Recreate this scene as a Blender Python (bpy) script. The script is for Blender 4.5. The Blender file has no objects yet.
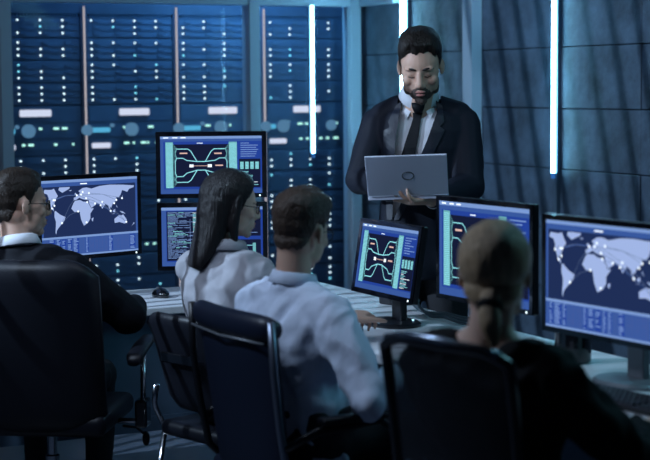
import bpy, bmesh, math, random
import numpy as np
from mathutils import Vector, Matrix, Euler, noise
from mathutils.geometry import tessellate_polygon
from mathutils.bvhtree import BVHTree
random.seed(7)
V = Vector
scene = bpy.context.scene
COL = scene.collection

# ------------------------------------------------------------------ camera
FPX = 1600.0
PITCH = math.atan(146 / FPX)
ROLL = -0.0082
CAMP = V((0, 0, 1.62))
ROT = Matrix.Rotation(math.pi / 2 - PITCH, 3, 'X') @ Matrix.Rotation(ROLL, 3, 'Z')
cd = bpy.data.cameras.new('camera')
cd.sensor_width = 36
cd.lens = FPX / 650 * 36
cd.clip_start = 0.05
cd.dof.use_dof = True
cd.dof.focus_distance = 6.35
cd.dof.aperture_fstop = 2.9
cam = bpy.data.objects.new('camera', cd)
cam.matrix_world = Matrix.Translation(CAMP) @ ROT.to_4x4()
COL.objects.link(cam)
scene.camera = cam
scene.view_settings.view_transform = 'Standard'
scene.view_settings.look = 'None'
scene.view_settings.gamma = 1
scene.view_settings.use_curve_mapping = False
scene.view_settings.exposure = 0.0

# ------------------------------------------------------------------ world and lights
w = bpy.data.worlds.new('world'); scene.world = w; w.use_nodes = True
w.node_tree.nodes['Background'].inputs[0].default_value = (0.10, 0.22, 0.55, 1)
w.node_tree.nodes['Background'].inputs[1].default_value = 0.03

def aim(o, tgt):
    o.rotation_euler = (V(tgt) - o.location).to_track_quat('-Z', 'Y').to_euler()

def area(name, loc, tgt, sx, sy, power, col):
    l = bpy.data.lights.new(name, 'AREA'); l.shape = 'RECTANGLE'; l.size = sx; l.size_y = sy
    l.energy = power; l.color = col
    o = bpy.data.objects.new(name, l); o.location = loc; COL.objects.link(o); aim(o, tgt)
    return o

def spot(name, loc, tgt, power, col, radius, angle, blend=0.4):
    l = bpy.data.lights.new(name, 'SPOT'); l.energy = power; l.color = col
    l.shadow_soft_size = radius; l.spot_size = math.radians(angle); l.spot_blend = blend
    o = bpy.data.objects.new(name, l); o.location = loc; COL.objects.link(o); aim(o, tgt)
    return o

KEY = V((-3.5, 5.0, 2.70))
KEYT = V((0.75, 7.05, 1.35))
spot('key_spotlight', KEY, KEYT, 600, (0.55, 0.75, 1.0), 0.006, 58, 0.3)
area('soft_key_seats', (-1.6, 4.3, 2.74), (-0.1, 4.9, 1.0), 0.5, 0.5, 41, (0.60, 0.76, 1.0))  # unseen soft key added above the foreground seats
area('rack_room_light', (-0.85, 9.72, 2.72), (-0.95, 9.95, 1.6), 2.2, 0.12, 9, (0.14, 0.46, 1.0))
area('rack_room_glow', (-0.48, 9.93, 2.70), (-0.52, 10.15, 1.7), 0.7, 0.12, 22, (0.18, 0.58, 1.0))
area('fill_rear', (0.6, 7.6, 2.74), (0.9, 8.4, 0.8), 1.6, 0.5, 5, (0.2, 0.55, 1.0))  # added fill lamp at the rear, no fixture modelled
area('fill_desk', (0.0, 5.0, 2.74), (0.3, 6.2, 1.3), 1.2, 0.6, 8, (0.7, 0.8, 1.0))  # added frontal fill, brightens the standing person's face
area('rim_side', (1.75, 4.9, 2.6), (0.4, 4.4, 1.0), 0.6, 1.4, 15, (0.25, 0.75, 0.95))  # unseen cyan lamp added for rims on the hair

# ------------------------------------------------------------------ frames
TH = math.radians(26)
U = V((math.cos(TH), math.sin(TH), 0)); N = V((-math.sin(TH), math.cos(TH), 0)); Z = V((0, 0, 1))
A = V((-0.44, 6.34, 0))           # inner corner of the desk row; room axes U (along racks) and N (towards racks)

def R(u, n, z=0):
    return A + U * u + N * n + Z * z

def W(px, py, y):                  # point at distance y seen at a given picture position
    d = ROT @ V(((px - 325) / FPX, -(py - 230) / FPX, -1))
    return CAMP + d * (y / d.y)

# ------------------------------------------------------------------ materials
MATS = {}
def mat(name, col, rough=0.6, metal=0.0, bump=0.0, bscale=60, stretch=(1, 1, 1), mottle=0.0, mscale=6, coat=0.0, spec=0.5, sheen=0.0, sub=0.0):
    if name in MATS: return MATS[name]
    m = bpy.data.materials.new(name); m.use_nodes = True
    nt = m.node_tree; b = nt.nodes['Principled BSDF']
    b.inputs['Base Color'].default_value = (*col, 1)
    b.inputs['Roughness'].default_value = rough
    b.inputs['Metallic'].default_value = metal
    b.inputs['Coat Weight'].default_value = coat
    b.inputs['Specular IOR Level'].default_value = spec
    b.inputs['Sheen Weight'].default_value = sheen
    if sub:
        b.inputs['Subsurface Weight'].default_value = sub
        b.inputs['Subsurface Radius'].default_value = (0.012, 0.005, 0.003)
    tc = nt.nodes.new('ShaderNodeTexCoord')
    if mottle:
        nz = nt.nodes.new('ShaderNodeTexNoise'); nz.inputs['Scale'].default_value = mscale; nz.inputs['Detail'].default_value = 8
        nz.inputs['Roughness'].default_value = 0.65
        mp0 = nt.nodes.new('ShaderNodeMapping'); mp0.inputs['Scale'].default_value = stretch
        rp = nt.nodes.new('ShaderNodeValToRGB')
        rp.color_ramp.elements[0].position = 0.3; rp.color_ramp.elements[1].position = 0.72
        rp.color_ramp.elements[0].color = (*[c * (1 - mottle) for c in col], 1)
        rp.color_ramp.elements[1].color = (*[min(1, c * (1 + mottle)) for c in col], 1)
        nt.links.new(tc.outputs['Object'], mp0.inputs[0]); nt.links.new(mp0.outputs[0], nz.inputs['Vector'])
        nt.links.new(nz.outputs['Fac'], rp.inputs[0]); nt.links.new(rp.outputs[0], b.inputs['Base Color'])
    if bump:
        mp = nt.nodes.new('ShaderNodeMapping'); mp.inputs['Scale'].default_value = stretch
        nb = nt.nodes.new('ShaderNodeTexNoise'); nb.inputs['Scale'].default_value = bscale; nb.inputs['Detail'].default_value = 5
        bp = nt.nodes.new('ShaderNodeBump'); bp.inputs['Strength'].default_value = bump; bp.inputs['Distance'].default_value = 0.01
        nt.links.new(tc.outputs['Object'], mp.inputs[0]); nt.links.new(mp.outputs[0], nb.inputs['Vector'])
        nt.links.new(nb.outputs['Fac'], bp.inputs['Height']); nt.links.new(bp.outputs[0], b.inputs['Normal'])
    MATS[name] = m
    return m

def glow(name, col, strength):
    if name in MATS: return MATS[name]
    m = bpy.data.materials.new(name); m.use_nodes = True
    nt = m.node_tree; nt.nodes.clear()
    e = nt.nodes.new('ShaderNodeEmission'); e.inputs[0].default_value = (*col, 1); e.inputs[1].default_value = strength
    o = nt.nodes.new('ShaderNodeOutputMaterial'); nt.links.new(e.outputs[0], o.inputs[0])
    MATS[name] = m
    return m

def see_through(name, col, gloss_rough, opacity, ior=1.45):
    m = bpy.data.materials.new(name); m.use_nodes = True
    nt = m.node_tree; nt.nodes.clear()
    t = nt.nodes.new('ShaderNodeBsdfTransparent'); t.inputs[0].default_value = (*col, 1)
    g = nt.nodes.new('ShaderNodeBsdfGlossy'); g.inputs['Roughness'].default_value = gloss_rough
    fr = nt.nodes.new('ShaderNodeFresnel'); fr.inputs[0].default_value = ior
    mx = nt.nodes.new('ShaderNodeMixShader'); o = nt.nodes.new('ShaderNodeOutputMaterial')
    nt.links.new(fr.outputs[0], mx.inputs[0]); nt.links.new(t.outputs[0], mx.inputs[1]); nt.links.new(g.outputs[0], mx.inputs[2])
    nt.links.new(mx.outputs[0], o.inputs[0])
    MATS[name] = m
    return m

def mesh_cloth(name, col, opacity):
    m = mat(name, col, 0.35, 0, spec=0.7); nt = m.node_tree
    b = nt.nodes['Principled BSDF']; o = nt.nodes['Material Output']
    t = nt.nodes.new('ShaderNodeBsdfTransparent'); mx = nt.nodes.new('ShaderNodeMixShader')
    mx.inputs[0].default_value = opacity
    nt.links.new(t.outputs[0], mx.inputs[1]); nt.links.new(b.outputs[0], mx.inputs[2]); nt.links.new(mx.outputs[0], o.inputs[0])
    return m

M_RACK = mat('rack_steel', (0.045, 0.075, 0.13), 0.5, 0.0, mottle=0.25, mscale=3)
M_UNIT = mat('server_front', (0.06, 0.11, 0.19), 0.5, 0.0, mottle=0.12, mscale=3)
M_LED = glow('status_light_white', (0.75, 0.95, 1.0), 2.2)
M_LEDC = glow('status_light_cyan', (0.25, 0.85, 1.0), 1.8)
M_LEDG = glow('status_light_mint', (0.5, 1.0, 0.85), 1.3)
M_LABEL = glow('backlit_label_white', (0.72, 0.76, 0.92), 0.95)
M_LABELC = glow('backlit_label_cyan', (0.12, 0.55, 0.85), 0.8)
M_DIAL = glow('dial_glow', (0.085, 0.20, 0.33), 1.0)  # flat dim emission, used on dials and knobs
M_STRIP = glow('rack_trim_glow', (0.80, 0.70, 0.72), 0.75)  # self-glow stands in for light reflected by the edge trim
M_ALU = mat('brushed_aluminium', (0.42, 0.54, 0.64), 0.42, 0.2, bump=0.05, bscale=30, stretch=(1, 1, 0.05))
M_GLASS = see_through('clear_glass', (0.96, 0.98, 1.0), 0.02, 0.1, 1.12)
M_STONE = mat('stone_slate', (0.060, 0.095, 0.140), 0.6, 0, bump=0.5, bscale=18, mottle=0.55, mscale=5)
M_GROUT = mat('grout_dark', (0.03, 0.035, 0.045), 0.9)
M_TUBE = glow('light_tube_glow', (0.28, 0.72, 1.0), 24.0)
M_CASE = mat('tube_casing', (0.10, 0.16, 0.22), 0.4, 0.5)
M_CAPB = glow('tube_blue_cap', (0.05, 0.25, 0.8), 0.5)
M_FLOOR = mat('floor_vinyl', (0.10, 0.12, 0.16), 0.35, 0, bump=0.05, mottle=0.2, mscale=2)
M_CEIL = mat('ceiling_paint', (0.12, 0.14, 0.18), 0.8)
M_DESK = mat('desk_laminate', (0.74, 0.76, 0.80), 0.38, 0, mottle=0.06, mscale=8)
M_DESKE = mat('desk_edge', (0.16, 0.20, 0.26), 0.45)
M_PANEL = mat('desk_panel', (0.10, 0.18, 0.27), 0.5, mottle=0.1)
M_BLACK = mat('black_plastic', (0.008, 0.009, 0.012), 0.32, spec=0.4)
M_BLACKG = mat('black_gloss', (0.006, 0.007, 0.010), 0.12, coat=0.5)
M_SILVER = mat('silver_plastic', (0.20, 0.22, 0.25), 0.4, 0.3)
M_CHROME = mat('chrome', (0.55, 0.58, 0.62), 0.18, 1.0)
M_LEATHER = mat('black_leather', (0.006, 0.007, 0.012), 0.42, bump=0.06, bscale=160, spec=0.35)
M_LEATHERB = mat('navy_leather', (0.010, 0.015, 0.034), 0.42, bump=0.06, bscale=160, spec=0.4)
M_RAIL = mat('side_rail_metal', (0.20, 0.23, 0.30), 0.35, 0.8)
M_LAPTOP = mat('laptop_silver', (0.64, 0.67, 0.80), 0.45, 0.2)
M_LOGO = mat('laptop_emblem', (0.03, 0.035, 0.045), 0.3, 0.2)
M_SHEET = mat('sheet_white', (0.75, 0.76, 0.78), 0.8)

# ------------------------------------------------------------------ mesh helpers
def link(name, me, material=None, parent=None, origin=None, smooth=False):
    """me is built in world coordinates; origin moves the object's own origin."""
    o = bpy.data.objects.new(name, me)
    if material is not None:
        if isinstance(material, (list, tuple)):
            for m in material: me.materials.append(m)
        else: me.materials.append(material)
    if smooth:
        me.polygons.foreach_set('use_smooth', [True] * len(me.polygons))
    COL.objects.link(o)
    if parent is not None:
        o.parent = parent
        pw = WORLD[parent.name]
        o.location = (0, 0, 0)
        me.transform(pw.inverted())
        WORLD[o.name] = pw
    else:
        if origin is None:
            c = np.array([v.co for v in me.vertices]); origin = V(((c[:, 0].min() + c[:, 0].max()) / 2, (c[:, 1].min() + c[:, 1].max()) / 2, c[:, 2].min()))
        me.transform(Matrix.Translation(-V(origin)))
        o.location = origin
        WORLD[o.name] = Matrix.Translation(V(origin))
    return o
WORLD = {}

def thing(name, label, cat, loc, group=None, rz=0.0):
    o = bpy.data.objects.new(name, None); COL.objects.link(o)
    o.empty_display_size = 0.1
    o.location = loc; o.rotation_euler = (0, 0, rz)
    o['label'] = label; o['category'] = cat
    if group: o['group'] = group
    WORLD[o.name] = Matrix.Translation(V(loc)) @ Matrix.Rotation(rz, 4, 'Z')
    return o

def tag(o, label, cat, group=None):
    o['label'] = label; o['category'] = cat
    if group: o['group'] = group
    return o

def struct(o):
    o['kind'] = 'structure'; return o

class B:
    """collects shapes, built as one mesh"""
    def __init__(s, xf=None):
        s.bm = bmesh.new(); s.xf = xf or Matrix.Identity(4); s.mi = 0
    def _v(s, p): return s.bm.verts.new(s.xf @ V(p))
    def _f(s, vs):
        try:
            f = s.bm.faces.new(vs); f.material_index = s.mi; return f
        except ValueError: return None
    def hexa(s, P):
        v = [s._v(p) for p in P]
        for q in ((3, 2, 1, 0), (4, 5, 6, 7), (0, 1, 5, 4), (1, 2, 6, 5), (2, 3, 7, 6), (3, 0, 4, 7)): s._f([v[i] for i in q])
        return s
    def box(s, x0, x1, y0, y1, z0, z1):
        return s.hexa([(x0, y0, z0), (x1, y0, z0), (x1, y1, z0), (x0, y1, z0), (x0, y0, z1), (x1, y0, z1), (x1, y1, z1), (x0, y1, z1)])
    def rbox(s, x0, x1, y0, y1, z0, z1, r=0.01, seg=2):
        """box with bevelled edges"""
        b2 = bmesh.new(); s2 = B(); s2.bm.free(); s2.bm = b2; s2.box(x0, x1, y0, y1, z0, z1)
        bmesh.ops.bevel(b2, geom=list(b2.edges), offset=r, segments=seg, affect='EDGES', profile=0.5)
        s.merge(b2); return s
    def merge(s, b2):
        mp = {}
        for v in b2.verts: mp[v] = s._v(v.co)
        for f in b2.faces: s._f([mp[v] for v in f.verts])
        b2.free()
    def ring_loft(s, rings, cap=True):
        """rings: list of lists of points"""
        vs = [[s._v(p) for p in r] for r in rings]
        n = len(vs[0])
        for a, b in zip(vs[:-1], vs[1:]):
            for i in range(n): s._f([a[i], a[(i + 1) % n], b[(i + 1) % n], b[i]])
        if cap:
            s._f(list(reversed(vs[0]))); s._f(vs[-1])
        return s
    def tube(s, pts, rad, n=10, closed=False):
        pts = [V(p) for p in pts]
        if not isinstance(rad, (list, tuple)): rad = [rad] * len(pts)
        rings = []; prev = None
        L = len(pts)
        for i, p in enumerate(pts):
            if closed: t = pts[(i + 1) % L] - pts[(i - 1) % L]
            else: t = pts[min(i + 1, L - 1)] - pts[max(i - 1, 0)]
            t.normalize()
            if prev is None:
                a = t.orthogonal().normalized()
            else:
                a = prev - t * prev.dot(t)
                a = a.normalized() if a.length > 1e-6 else t.orthogonal().normalized()
            prev = a; b = t.cross(a)
            rings.append([p + (a * math.cos(2 * math.pi * k / n) + b * math.sin(2 * math.pi * k / n)) * rad[i] for k in range(n)])
        if closed:
            vs = [[s._v(q) for q in r] for r in rings]
            for i in range(L):
                a, b = vs[i], vs[(i + 1) % L]
                for k in range(n): s._f([a[k], a[(k + 1) % n], b[(k + 1) % n], b[k]])
            return s
        return s.ring_loft(rings)
    def lathe(s, c, prof, n=24, axis=(0, 0, 1)):
        c = V(c); ax = V(axis).normalized(); a = ax.orthogonal().normalized(); b = ax.cross(a)
        rings = [[c + ax * z + (a * math.cos(2 * math.pi * k / n) + b * math.sin(2 * math.pi * k / n)) * max(r, 1e-4) for k in range(n)] for r, z in prof]
        return s.ring_loft(rings)
    def ell(s, c, r, rot=None, seg=20, rings=12):
        c = V(c); rr = []
        for i in range(1, rings):
            th = math.pi * i / rings; row = []
            for k in range(seg):
                ph = 2 * math.pi * k / seg
                p = V((r[0] * math.sin(th) * math.cos(ph), r[1] * math.sin(th) * math.sin(ph), -r[2] * math.cos(th)))
                if rot is not None: p = rot @ p
                row.append(c + p)
            rr.append(row)
        return s.ring_loft(rr)
    def cap(s, a, b, ra, rb, n=14):
        """tapered capsule"""
        a = V(a); b = V(b); d = b - a; L = d.length
        if L < 1e-5: return s.ell(a, (ra, ra, ra))
        d.normalize(); x = d.orthogonal().normalized(); y = d.cross(x); rr = []
        def row(c, r): return [c + (x * math.cos(2 * math.pi * k / n) + y * math.sin(2 * math.pi * k / n)) * r for k in range(n)]
        for t in (0.1, 0.35, 0.7): rr.append(row(a - d * ra * math.cos(t * math.pi / 2), ra * math.sin(t * math.pi / 2)))
        rr.append(row(a, ra)); rr.append(row(b, rb))
        for t in (0.7, 0.35, 0.1): rr.append(row(b + d * rb * math.cos(t * math.pi / 2), rb * math.sin(t * math.pi / 2)))
        return s.ring_loft(rr)
    def eloft(s, secs, n=28, p=2.3):
        """secs: (centre, xaxis, yaxis, rx, ry)"""
        rr = []
        for c, ax, ay, rx, ry in secs:
            row = []
            for k in range(n):
                t = 2 * math.pi * k / n; ct, st = math.cos(t), math.sin(t)
                row.append(V(c) + V(ax) * (rx * math.copysign(abs(ct) ** (2 / p), ct)) + V(ay) * (ry * math.copysign(abs(st) ** (2 / p), st)))
            rr.append(row)
        return s.ring_loft(rr)
    def poly(s, pts, y=0.0):
        """flat polygon"""
        tri = tessellate_polygon([[V(p) for p in pts]])
        vs = [s._v(p) for p in pts]
        for t in tri: s._f([vs[i] for i in t])
        return s
    def me(s, name='mesh', recalc=True):
        if recalc: bmesh.ops.recalc_face_normals(s.bm, faces=list(s.bm.faces))
        m = bpy.data.meshes.new(name); s.bm.to_mesh(m); s.bm.free(); return m
    def obj(s, name, material, parent=None, origin=None, smooth=False, recalc=True):
        return link(name, s.me(name, recalc), material, parent, origin, smooth)

def remesh(b, voxel, smooth_it=4, fac=0.5):
    me = b.me('tmp')
    o = bpy.data.objects.new('tmp', me); COL.objects.link(o)
    m = o.modifiers.new('r', 'REMESH'); m.mode = 'VOXEL'; m.voxel_size = voxel; m.adaptivity = 0
    if smooth_it:
        sm = o.modifiers.new('s', 'SMOOTH'); sm.factor = fac; sm.iterations = smooth_it
    dg = bpy.context.evaluated_depsgraph_get()
    out = bpy.data.meshes.new_from_object(o.evaluated_get(dg))
    bpy.data.objects.remove(o); bpy.data.meshes.remove(me)
    return out

def vco(me):
    a = np.empty(len(me.vertices) * 3, np.float32); me.vertices.foreach_get('co', a); return a.reshape(-1, 3).astype(np.float64)
def vno(me):
    a = np.empty(len(me.vertices) * 3, np.float32); me.vertices.foreach_get('normal', a); return a.reshape(-1, 3).astype(np.float64)
def setco(me, co):
    me.vertices.foreach_set('co', co.astype(np.float32).ravel()); me.update()

def folds(me, amp, scale, seed=0, stretch=(1, 1, 0.5)):
    """cloth folds: ridged noise along the normals"""
    co = vco(me); no = vno(me); d = np.zeros(len(co)); sx, sy, sz = stretch
    off = V((seed * 7.3, seed * 3.1, seed * 5.7))
    for i, p in enumerate(co):
        q = V((p[0] * sx * scale, p[1] * sy * scale, p[2] * sz * scale)) + off
        q2 = q + noise.noise_vector(q * 0.5) * 0.8
        r = noise.noise(q2)
        d[i] = (0.5 - abs(r) * 1.6) * 0.9 + noise.noise(q2 * 2.3) * 0.35
    setco(me, co + no * (d * amp)[:, None])

# ------------------------------------------------------------------ room shell
def rbx(b, u0, u1, n0, n1, z0, z1):
    P = [R(u0, n0, z0), R(u1, n0, z0), R(u1, n1, z0), R(u0, n1, z0), R(u0, n0, z1), R(u1, n0, z1), R(u1, n1, z1), R(u0, n1, z1)]
    return b.hexa(P)

struct(rbx(B(), -7, 5, -9, 6, -0.1, 0).obj('floor', M_FLOOR))
struct(rbx(B(), -7, 5, -9, 6, 2.80, 2.9).obj('ceiling', M_CEIL))
struct(rbx(B(), -7, 5, 5.0, 5.1, 0, 2.8).obj('wall_back', M_CEIL))
WU = 2.27                                                        # room face of the stone wall
wr = struct(rbx(B(), WU + 0.03, WU + 0.2, -8, 3.16, 0, 2.8).obj('wall_right', M_GROUT))
PH = 0.309; TL = 1.415
for r_ in range(10):
    z0 = 1.178 - PH * 4 + r_ * PH + 0.058 if False else 1.178 + (r_ - 4) * PH
    z0 = max(z0, 0.0); z1 = min(1.178 + (r_ - 3) * PH, 2.8)
    if z1 - z0 < 0.02: continue
    for k in range(-3, 3):
        n0 = 0.245 + k * TL; n1 = min(n0 + TL, 3.15)
        if n1 - n0 < 0.05: continue
        j = random.uniform(-0.0025, 0.0025)
        b = B(); rbx(b, WU + j, WU + 0.03, n0 + 0.0022, n1 - 0.0022, z0 + 0.0022, z1 - 0.0022)
        bmesh.ops.bevel(b.bm, geom=list(b.bm.edges), offset=0.003, segments=1, affect='EDGES')
        b.obj('stone_panel', M_STONE, wr)
# skirting under the stone wall
struct(rbx(B(), WU - 0.015, WU, -4, 1.66, 0, 0.09).obj('baseboard_right', M_CASE))

# glazed partition in front of the racks
GN = 3.10
def mullion(idx, u0, u1, n0=GN - 0.06, n1=GN + 0.06, z1=2.8):
    b = B(); rbx(b, u0, u1, n0, n1, 0, z1)
    bmesh.ops.bevel(b.bm, geom=list(b.bm.edges), offset=0.003, segments=1, affect='EDGES')
    return struct(b.obj('trim_%d' % idx, M_ALU))
mullion(1, -0.05, 0.017)
mullion(2, 1.477, 1.545)
mullion(3, 2.165, 2.235, z1=2.8)
mullion(4, -1.60, -1.53)
struct(rbx(B(), WU - 0.066, WU - 0.003, 1.665, 1.765, 0, 2.8).obj('trim_5', M_ALU))      # upright on the stone wall
hb = B(); rbx(hb, -1.7, 2.27, GN - 0.05, GN + 0.05, 2.10, 2.20)
struct(hb.obj('trim_6', M_ALU))
struct(rbx(B(), -1.7, 2.27, GN - 0.02, GN + 0.02, 2.20, 2.8).obj('wall_bulkhead', M_ALU))
struct(rbx(B(), WU - 0.05, WU - 0.003, 2.60, GN - 0.06, 2.10, 2.8).obj('trim_7', M_ALU))
for i, (u0, u1) in enumerate(((-1.53, -0.05), (0.017, 1.477), (1.545, 2.165))):
    wdo = struct(rbx(B(), u0, u1, GN - 0.004, GN + 0.004, 0.06, 2.10).obj('window_%d' % (i + 1), M_GLASS))
    fr = B(); rbx(fr, u0, u1, GN - 0.03, GN + 0.03, 0.0, 0.06); fr.obj('window_sill', M_ALU, wdo)

# ------------------------------------------------------------------ server racks
RN = 3.537; RW = 0.595
def led_rows(z0): return [z0 - 0.0385 * i for i in range(3)]
rack_words = {-3: 'server rack beyond the left edge of the glass partition',
              -2: 'leftmost visible server rack, behind the seated person in dark suit',
              -1: 'server rack with two backlit labels, second from the left mullion',
              0: 'brighter blue server rack left of the middle mullion, above the stacked monitors',
              1: 'server rack behind the thin glowing strip, right of the middle mullion'}
GP = 0.1345
for k in range(-3, 2):
    u0 = 1.1915 + RW * k; u1 = u0 + RW
    rt = thing('server_rack', rack_words[k], 'server rack', R((u0 + u1) / 2, RN + 0.4, 0), 'server racks behind the glass partition')
    b = B(); rbx(b, u0 + 0.004, u1 - 0.004, RN + 0.03, RN + 0.85, 0, 2.12)
    b.obj('cabinet', M_RACK, rt)
    b = B()
    rbx(b, u0 + 0.004, u0 + 0.022, RN - 0.008, RN + 0.03, 0.02, 2.11); rbx(b, u1 - 0.022, u1 - 0.004, RN - 0.008, RN + 0.03, 0.02, 2.11)
    rbx(b, u0 + 0.022, u1 - 0.022, RN - 0.006, RN + 0.03, 2.055, 2.11); rbx(b, u0 + 0.022, u1 - 0.022, RN - 0.006, RN + 0.03, 0.02, 0.08)
    b.obj('door_frame', M_RACK, rt)
    b = B(); rbx(b, u0 - 0.0022, u0 + 0.0022, RN - 0.02, RN + 0.02, 0.05, 2.10); b.obj('edge_trim_glow', M_STRIP, rt)
    # vent grille in the top of the door
    b = B()
    for q in range(26):
        uq = u0 + 0.035 + q * 0.0205; rbx(b, uq, uq + 0.009, RN - 0.004, RN + 0.03, 2.045 - 0.01, 2.055)
    b.obj('vent_grille', M_UNIT, rt)['kind'] = 'stuff'
    rnd = random.Random(40 + k)
    cols_u = [u0 + 0.047 + RW * 0.2325 * i for i in range(4)]
    blocks = [2.016, 1.173, 0.553]
    for bi, zt in enumerate(blocks):
        for g in range(4):
            z0 = zt - GP * g
            if z0 < 0.2: continue
            un = B(); rbx(un, u0 + 0.024, u1 - 0.024, RN + 0.002 * rnd.random(), RN + 0.05, z0 - 0.1065, z0 + 0.025)
            bmesh.ops.bevel(un.bm, geom=list(un.bm.edges), offset=0.0025, segments=1, affect='EDGES')
            for z in led_rows(z0):           # recessed drive slots, darker slots beside each light
                for cu in cols_u: rbx(un, cu + 0.014, cu + 0.05, RN - 0.004, RN + 0.002, z - 0.009, z + 0.009)
                rbx(un, u0 + 0.03, u1 - 0.03, RN - 0.003, RN + 0.002, z - 0.021, z - 0.0185)
            uo = un.obj('server_unit', M_UNIT, rt)
            lb = B(); cnt = 0
            for z in led_rows(z0):
                for cu in cols_u:
                    if rnd.random() < 0.70:
                        lb.mi = 0 if rnd.random() < 0.88 else 1
                        lb.lathe(R(cu, RN - 0.008, z), [(0.0050, 0.010), (0.0050, 0.002), (0.0025, -0.001)], 8, -N * -1); cnt += 1
            if cnt: lb.obj('status_lights', [M_LED, M_LEDC], uo)['kind'] = 'stuff'
            else: lb.bm.free()
    for pi, zc in enumerate((1.459, 0.62)):
        if pi == 0:
            pb = B(); rbx(pb, u0 + 0.024, u1 - 0.024, RN, RN + 0.05, 1.203, 1.500)
            bmesh.ops.bevel(pb.bm, geom=list(pb.bm.edges), offset=0.003, segments=1, affect='EDGES')
            for z in (1.405, 1.31, 1.235): rbx(pb, u0 + 0.03, u1 - 0.03, RN - 0.003, RN + 0.002, z, z + 0.003)
            po = pb.obj('patch_panel', M_UNIT, rt)
            def tile(name, ua, ub, za, zb, m):
                q = B(); rbx(q, ua, ub, RN - 0.008, RN, za, zb)
                bmesh.ops.bevel(q.bm, geom=list(q.bm.edges), offset=0.0035, segments=2, affect='EDGES'); q.obj(name, m, po)
            uo_ = {-3: 0.1, -2: 0.185, -1: 0.215, 0: 0.21, 1: 0.205}[k]
            tile('label_plate', u0 + uo_, u0 + uo_ + 0.195, 1.438, 1.480, M_LABEL)
            tile('label_plate', u0 + 0.035, u0 + 0.155, 1.240, 1.272, M_LABEL)
            if k != -3: tile('label_plate', u0 + 0.035, u0 + (0.155 if k < 1 else 0.08), 1.336, 1.366, M_LABELC)
            dials = [(0.005, 0.034, 1.352), (0.29 if k < 1 else 0.13, 0.041, 1.352)] + ([(0.475, 0.034, 1.352)] if k == 1 else [])
            if k == -2: dials = [(0.235, 0.041, 1.352)]
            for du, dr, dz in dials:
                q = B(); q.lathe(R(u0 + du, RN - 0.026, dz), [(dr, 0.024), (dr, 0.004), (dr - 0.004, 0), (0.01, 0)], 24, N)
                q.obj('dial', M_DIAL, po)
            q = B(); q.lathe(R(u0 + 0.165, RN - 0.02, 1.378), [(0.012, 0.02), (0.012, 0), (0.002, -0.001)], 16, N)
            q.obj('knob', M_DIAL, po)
            q = B()
            for zrow in (1.365, 1.268):
                for s_ in range(7):
                    if rnd.random() < 0.62:
                        ua = u0 + 0.19 + 0.052 * s_ + rnd.uniform(-0.008, 0.008); wd = rnd.choice((0.010, 0.018, 0.032))
                        rbx(q, ua, ua + wd, RN - 0.006, RN, zrow - 0.006, zrow + 0.006)
            q.obj('port_lights', M_LEDG, po)['kind'] = 'stuff'
        else:
            pb = B(); rbx(pb, u0 + 0.024, u1 - 0.024, RN, RN + 0.05, 0.590, 0.655)
            po = pb.obj('patch_panel', M_UNIT, rt)
            q = B()
            for zrow in (0.635, 0.612):
                for s_ in range(6):
                    if rnd.random() < 0.6:
                        ua = u0 + 0.22 + 0.05 * s_; wd = rnd.choice((0.018, 0.035)); rbx(q, ua, ua + wd, RN - 0.006, RN, zrow - 0.005, zrow + 0.005)
            q.obj('port_lights', M_LEDG, po)['kind'] = 'stuff'

# ------------------------------------------------------------------ light tubes
def light_tube(label, base, along, out, ztop, zend, zcase, wd):
    """vertical tube on a casing; along = sideways direction, out = towards the room"""
    t = thing('light_tube', label, 'light', base + Z * zcase, 'vertical light tubes')
    def bx(b, a0, a1, o0, o1, z0, z1):
        P = [base + along * a + out * o + Z * z for z in (z0, z1) for a, o in ((a0, o0), (a1, o0), (a1, o1), (a0, o1))]
        return b.hexa(P)
    bx(B(), -wd * 0.7, wd * 0.7, 0.0, 0.022, zcase, ztop).obj('casing', M_CASE, t)
    b = B(); b.tube([base + out * 0.036 + Z * zend, base + out * 0.036 + Z * ztop], wd / 2, 14); b.obj('tube', M_TUBE, t, smooth=True)
    b = B(); b.tube([base + out * 0.036 + Z * (zend - 0.028), base + out * 0.036 + Z * (zend - 0.001)], wd / 2 + 0.001, 14); b.obj('end_cap', M_CAPB, t)
light_tube('long white light tube on the stone wall above the right hand monitors', R(WU - 0.0035, 0.915), N, -U, 2.8, 1.160, 0.95, 0.020)
light_tube('white light tube on the stone wall behind the standing person', R(WU - 0.0035, 2.49), N, -U, 2.8, 1.16, 0.95, 0.034)
light_tube('thin white glowing strip on the glass in front of the racks', R(1.905, GN - 0.006), U, -N, 2.10, 1.195, 1.16, 0.016)  # bright line at the glass, built as a glowing strip

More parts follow.
